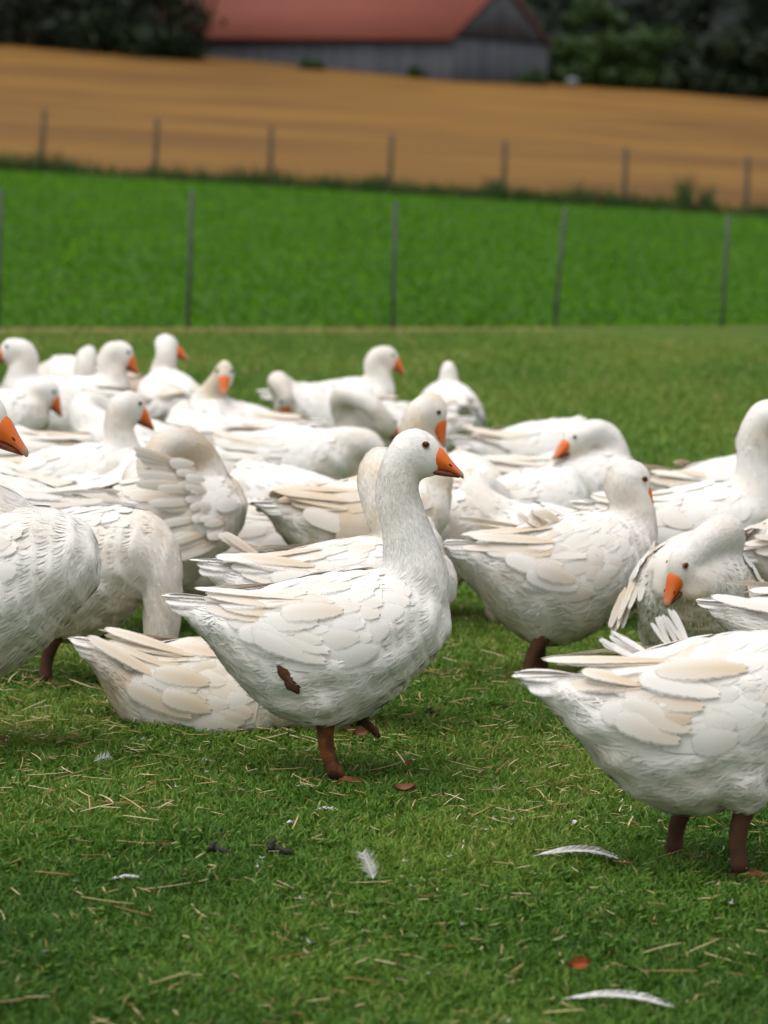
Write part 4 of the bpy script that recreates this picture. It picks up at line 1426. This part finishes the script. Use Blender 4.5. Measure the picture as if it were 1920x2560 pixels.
tag(blades('weeds', x, y, terrain(x, y) - .02, hh, 0.014 + 0.022 * rng.random(n), 0.15 + 0.35 * rng.random(n), np.clip(.2 + .6 * rng.random(n) + .35 * (rng.random(n) < .2), 0, 1), M_WEED),
    'dark overgrown weeds under the field fence', 'weeds', kind='stuff')
# dry cut line at the foot of the netting
n = 9000
x = (rng.random(n) * 2 - 1) * 6.5
y = fence_y(x) - 0.10 - 0.55 * rng.random(n) ** 1.5
tag(blades('dry_grass', x, y, x * 0, .03 + .04 * rng.random(n), .012 + .01 * rng.random(n), .6 + .8 * rng.random(n), np.clip(.84 + .16 * rng.random(n), 0, 1), M_GRASS),
    'pale dry grass line at the foot of the netting', 'grass', kind='stuff')

MST = [(0.0, (0.046, 0.140, 0.003)), (0.5, (0.076, 0.215, 0.004)), (0.85, (0.12, 0.27, 0.008)), (1.0, (0.20, 0.28, 0.03))]
n = 52000
y = 28.5 + 49 * rng.random(n) ** 1.2
x = (rng.random(n) * 2 - 1) * (y * 960 / F + 1.5)
sel = y > fence_y(x) + .05
x, y = x[sel], y[sel]; n = len(x)
c = lump(x, y * .35, 1.1, 44)
tag(blades('meadow_grass', x, y, terrain(x, y),   .06 + .06 * rng.random(n), .020 + .022 * rng.random(n), .7 + .8 * rng.random(n), np.clip(.38 + .20 * c + .06 * rng.standard_normal(n), 0, .95), mat_blades('meadow_blades', MST, .4)),
    'lush green meadow grass behind the netting', 'grass', kind='stuff')

# ------------------------------------------------------------------ barn
def mat_boards():
    m, n, l = new_mat('grey_weathered_boards')
    tc = n.new('ShaderNodeTexCoord')
    oi = n.new('ShaderNodeObjectInfo')
    mp = n.new('ShaderNodeMapping'); mp.inputs['Scale'].default_value = (6, 6, .5)
    l.new(tc.outputs['Object'], mp.inputs[0])
    nz = noise(n, l, 1.5, 4, .6, mp.outputs[0])
    c = mixc(n, l, oi.outputs['Random'], (0.070, 0.080, 0.100), (0.120, 0.128, 0.148))
    c = mixc(n, l, math_n(n, l, 'MULTIPLY', nz, .5), c, (0.06, 0.06, 0.065))
    finish(n, l, c, .85, .2, nz, .4, .02)
    return m
def mat_roof():
    m, n, l = new_mat('red_clay_tiles')
    tc = n.new('ShaderNodeTexCoord')
    br = n.new('ShaderNodeTexBrick')
    br.inputs['Scale'].default_value = 1.0
    br.inputs['Brick Width'].default_value = .24; br.inputs['Row Height'].default_value = .34
    br.inputs['Mortar Size'].default_value = .02
    br.inputs['Color1'].default_value = (0.185, 0.052, 0.034, 1); br.inputs['Color2'].default_value = (0.215, 0.062, 0.040, 1); br.inputs['Mortar'].default_value = (0.11, .034, .024, 1)
    l.new(tc.outputs['UV'], br.inputs[0])
    nz = noise(n, l, .5, 5, .6, tc.outputs['Object'])
    c = mixc(n, l, ramp(n, l, nz, [(.4, (0, 0, 0)), (.7, (.5, .5, .5))]), br.outputs[0], (0.15, 0.048, 0.036))
    finish(n, l, c, .85, .2, br.outputs['Fac'], -.4, .03)
    return m
M_BOARD, M_ROOF = mat_boards(), mat_roof()
M_DARK = mat_simple('dark_timber', (0.03, 0.028, 0.028), .9, .1, .3, 3)
BD = 245.0
corner = at(975, 158, BD)
AL = R(40)
bz = corner.z - .3
barn = empty('barn', (corner.x, corner.y, bz), 0)
tag(barn, 'grey timber barn with red tiled roof at the top of the field', 'barn')
sd_ = np.array((-math.cos(AL), math.sin(AL), 0)); gd_ = np.array((math.sin(AL), math.cos(AL), 0)); zz = np.array((0, 0, 1.0))
BL, BW, EH = 32.0, 11.4, 3.05
RH = 4.1
def quad_slab(a, b, c, d_, th, nrm, mat, name, parent, uv=None):
    n_ = np.array(nrm, float)
    V = np.array([a, b, c, d_]); V = np.vstack([V, V - n_ * th])
    o = mesh_obj(name, V, [np.array([[0, 1, 2, 3], [7, 6, 5, 4], [0, 4, 5, 1], [1, 5, 6, 2], [2, 6, 7, 3], [3, 7, 4, 0]])], mat, parent, False)
    if uv:
        ul = o.data.uv_layers.new(name='UVMap')
        for lp in o.data.loops:
            p = V[lp.vertex_index]
            ul.data[lp.index].uv = (float((p - V[0]).dot(uv[0])), float((p - V[0]).dot(uv[1])))
    return o
o0 = np.zeros(3)
lw = quad_slab(o0 - zz * 3, sd_ * BL - zz * 3, sd_ * BL + zz * EH, zz * EH, .15, -gd_, M_DARK, 'long_wall', barn)
apex = gd_ * BW / 2 + zz * (EH + RH)
gv = np.array([o0 - zz * 3, gd_ * BW - zz * 3, gd_ * BW + zz * EH, apex, zz * EH])
gv2 = np.vstack([gv, gv + sd_ * .15])
gw = mesh_obj('gable_wall', gv2, [np.array([[0, 1, 2], [0, 2, 3], [0, 3, 4], [5, 7, 6], [5, 8, 7], [5, 9, 8]]), np.array([[0, 5, 6, 1], [1, 6, 7, 2], [2, 7, 8, 3], [3, 8, 9, 4], [4, 9, 5, 0]])], M_DARK, barn, False)
def board(parent, p, wdir, nrm, w, z0, z1, t=.03):
    mb = MB()
    a = p + wdir * .012; b = p + wdir * (w - .012)
    za, zb = (z1 if np.ndim(z1) else (z1, z1))
    V = [a + zz * z0, b + zz * z0, b + zz * zb, a + zz * za]
    V = np.array(V + [q + nrm * t for q in V])
    mb.add(V, f4=[[3, 2, 1, 0], [4, 5, 6, 7], [0, 1, 5, 4], [1, 2, 6, 5], [2, 3, 7, 6], [3, 0, 4, 7]])
    mb.build('board', M_BOARD, parent, False)
nb = 80
for k in range(nb):
    w = BL / nb
    board(lw, sd_ * (k * w), sd_, -gd_, w, -2.5, EH - .02, .03 + .015 * (k % 2))
nb = 32
def gz_(t):
    return EH + RH * (1 - abs(2 * t - 1)) - .06
for k in range(nb):
    w = BW / nb
    board(gw, gd_ * (k * w), gd_, -sd_, w, -2.5, EH - .1, .03 + .015 * (k % 2))
    board(gw, gd_ * (k * w), gd_, -sd_, w, EH + .1, (max(gz_(k / nb), EH + .12), max(gz_((k + 1) / nb), EH + .12)), .05 + .015 * (k % 2))
quad_slab(gd_ * 0 + zz * (EH - .1) - sd_ * .1, gd_ * BW + zz * (EH - .1) - sd_ * .1, gd_ * BW + zz * (EH + .1) - sd_ * .1, zz * (EH + .1) - sd_ * .1, .1, -sd_, M_DARK, 'cross_beam', barn)
ov, ve = .7, .22
roof = empty('roof'); roof.parent = barn
sl = np.array(gd_ * BW / 2 + zz * RH); sl_u = sl / np.linalg.norm(sl); sln = np.linalg.norm(sl)
e0 = zz * EH - sl_u * ov + zz * .12
up_n = norm(np.cross(sd_, sl_u)); up_n = up_n if up_n[2] > 0 else -up_n
tile1 = quad_slab(e0 - sd_ * ve, e0 + sd_ * (BL + ve), e0 + sd_ * (BL + ve) + sl_u * (sln + ov), e0 - sd_ * ve + sl_u * (sln + ov), .16, up_n, M_ROOF, 'roof_slope', roof, (sd_, sl_u))
sl2 = norm(np.array(-gd_ * BW / 2 + zz * RH))
e1 = gd_ * BW + zz * EH - sl2 * ov + zz * .12
up2 = norm(np.cross(sd_, sl2)); up2 = up2 if up2[2] > 0 else -up2
quad_slab(e1 - sd_ * ve, e1 + sd_ * (BL + ve), e1 + sd_ * (BL + ve) + sl2 * (sln + ov), e1 - sd_ * ve + sl2 * (sln + ov), .16, up2, M_ROOF, 'roof_slope', roof, (sd_, sl2))
mb = MB(); rp = apex + zz * .22
mb.tube([rp - sd_ * ve, rp + sd_ * BL * .5, rp + sd_ * (BL + ve)], .16, 8)
mb.build('ridge', M_ROOF, roof)
for e, s_ in ((e0, sl_u), (e1, sl2)):
    p = e - sd_ * (ve + .02) - zz * .02
    quad_slab(p - zz * .26, p + s_ * (sln + ov) - zz * .26, p + s_ * (sln + ov), p, .05, -sd_, mat_simple('verge_board', (0.16, .05, .04), .8, .2), 'verge_board', roof)

# ------------------------------------------------------------------ trees and bushes
M_BARK = mat_simple('dark_bark', (0.05, 0.04, 0.03), .9, .1, .4, 5)
LEAFMATS = [mat_blades('dark_leaves_a', [(0, (0.006, 0.013, 0.005)), (.5, (0.012, 0.026, 0.008)), (1, (0.022, 0.044, 0.012))], .15),
            mat_blades('bush_leaves', [(0, (0.014, 0.034, 0.007)), (.5, (0.032, 0.068, 0.012)), (1, (0.06, 0.11, 0.02))], .2),
            mat_blades('conifer_dark', [(0, (0.006, 0.012, 0.006)), (.5, (0.012, 0.022, 0.010)), (1, (0.022, 0.038, 0.014))], .1)]
def tree(name, label, cat, u, d, hgt, rad, mk=0, lobes=9, leaves=2600, trunk=True, seed=0, v=120, group=None, squash=1.0, leaf_s=.30):
    r = np.random.default_rng(seed + 100)
    x = at(u, v, d).x
    z = float(terrain(x, d)) - .1
    root = empty(name, (x, d, z))
    tag(root, label, cat, group)
    th = hgt * .07 if trunk else hgt * .05
    C = []
    for k in range(lobes):
        a = r.random() * 6.28; q = rad * .62 * math.sqrt(r.random())
        C.append((q * math.cos(a), q * math.sin(a), th + (hgt - th) * (.04 + .84 * r.random()), rad * (.30 + .30 * r.random())))
    for k in range(5):
        a = k * 1.257 + r.random(); C.append((rad * .6 * math.cos(a), rad * .6 * math.sin(a), rad * .28, rad * (.36 + .14 * r.random())))
    C = np.array(C); lobes = len(C)
    tb = MB()
    tb.tube(catmull([(0, 0, -.3), (.1, 0, th * .5), (-.05, .1, th), (0, 0, hgt * .75)], 10), np.linspace(.035, .008, 10) * hgt * .6, 8)
    for c in C[:6]:
        s_ = np.array((0, 0, th * (.6 + .4 * r.random())))
        tb.tube(catmull([s_, (s_ + c[:3]) / 2 + np.array((0, 0, .3)), c[:3]], 6), np.linspace(.012, .003, 6) * hgt * .7, 6)
    tb.build('trunk' if trunk else 'stems', M_BARK, root)
    w = C[:, 3] ** 2; w /= w.sum()
    li = r.choice(lobes, leaves, p=w)
    dv = norm(r.standard_normal((leaves, 3)))
    rr = C[li, 3] * (0.55 + .5 * r.random(leaves)) * (1 + .18 * np.sin(dv[:, 0] * 7 + li) + .15 * np.sin(dv[:, 2] * 9 + li * 2))
    P = C[li, :3] + dv * rr[:, None] * np.array((1, 1, .8 * squash))
    P[:, 2] = np.maximum(P[:, 2], .15)
    nrm = norm(dv + .7 * r.standard_normal((leaves, 3)))
    t_ = norm(np.cross(nrm, r.standard_normal((leaves, 3))))
    b_ = np.cross(nrm, t_)
    s1 = leaf_s * (.6 + .8 * r.random(leaves))[:, None]
    V = np.stack([P - t_ * s1, P - b_ * s1 * .55, P + t_ * s1, P + b_ * s1 * .55 + nrm * s1 * .15], 1).reshape(-1, 3)
    fq = np.arange(leaves)[:, None] * 4 + np.array([[0, 1, 2, 3]])
    tint = np.clip(.5 + .25 * r.standard_normal(leaves) , 0, 1)
    A = np.zeros((leaves * 4, 3)); A[:, 0] = np.repeat(tint, 4); A[:, 1] = 1
    mesh_obj('crown', V, [fq], LEAFMATS[mk], root, False, A)
G1, G2, G3 = 'dark trees left of the barn', 'bushes right of the barn', 'tall trees of the wood behind'
tree('broadleaf_tree', 'dark broad tree nearest the barn roof on its left', 'tree', 342, 252, 9.5, 4.0, 0, 11, 3600, seed=1, group=G1)
tree('broadleaf_tree', 'dark round tree in the middle of the left trees', 'tree', 215, 254, 11, 4.4, 0, 11, 3600, seed=2, group=G1)
tree('broadleaf_tree', 'dark tree at the top left corner', 'tree', 45, 256, 11, 4.6, 2, 11, 3600, seed=3, group=G1)
tree('broadleaf_tree', 'dark tree rising behind the gap of the left trees', 'tree', 120, 266, 15, 5.0, 2, 11, 3200, seed=4, group=G1)
tree('broadleaf_tree', 'dark tree rising behind the tree by the barn roof', 'tree', 300, 268, 15, 5.0, 2, 11, 3200, seed=5, group=G1)
for i, (u, d, h_, rd, mk, lab) in enumerate(((1240, 256, 5.2, 2.6, 1, 'rounded green bush against the barn gable'), (1320, 254, 4.3, 2.6, 1, 'bright low bush next to the gable bush'),
        (1400, 257, 5.0, 2.9, 1, 'wide green bush in the middle of the right thicket'), (1490, 255, 4.2, 2.6, 0, 'dull green bush right of the wide one'),
        (1570, 254, 4.4, 2.7, 0, 'dark bush before the right edge thicket'), (1650, 253, 4.2, 2.8, 0, 'dark bush cut by the right edge'), (1760, 252, 4.5, 3.0, 0, 'dark bush beyond the right edge'),
        (1285, 262, 6.8, 2.8, 1, 'taller bush rising behind the low bright bush'))):
    tree('bush', lab, 'bush', u, d, h_, rd, mk, 10, 2600, False, 20 + i, v=180, group=G2)
for i, (u, d, h_, lab) in enumerate(((1230, 285, 15, 'dark wood tree just behind the barn gable'), (1330, 290, 17, 'second dark wood tree right of the barn'), (1430, 284, 16, 'dark wood tree above the wide bush'),
        (1530, 288, 18, 'dark wood tree above the dull bush'), (1630, 283, 16, 'dark wood tree at the top right corner'), (1740, 286, 17, 'dark wood tree beyond the right edge'))):
    tree('wood_tree', lab, 'tree', u, d, h_, 5.0, 2, 12, 3600, True, 40 + i, v=120, group=G3)
for i, (u, d, h_, rd, lab) in enumerate(((675, 249.0, 1.5, 1.0, 'small bush against the long barn wall'), (900, 246.5, .9, .7, 'tiny bush near the barn corner'), (1150, 249, 1.3, 1.3, 'small bush at the foot of the gable'))):
    tree('shrub', lab, 'bush', u, d, h_, rd, 1, 7, 700, False, 60 + i, v=150, group='shrubs along the barn walls', leaf_s=.16)
# pale wrapped thing at the field's top edge
p = at(1236, 179, 252)
mb = MB()
lat = np.linspace(0, PI, 9); lon = np.linspace(0, 2 * PI, 14, endpoint=False)
S_ = np.array([[(math.copysign(abs(math.cos(a)) ** .6, math.cos(a)) * .5, math.sin(a) ** .7 * math.cos(b) * .42, math.sin(a) ** .7 * math.sin(b) * .34) for b in lon] for a in lat])
v, f4, f3 = ring_geo(S_)
mb.add(v, f3, f4)
o = mb.build('wrapped_bale', mat_simple('white_wrap', (.17, .175, .185), .4, .4, .1, 4))
o.location = (p.x, p.y, float(terrain(p.x, p.y)) + .30)
tag(o, 'small white wrapped bale at the top edge of the field by the bushes', 'bale')
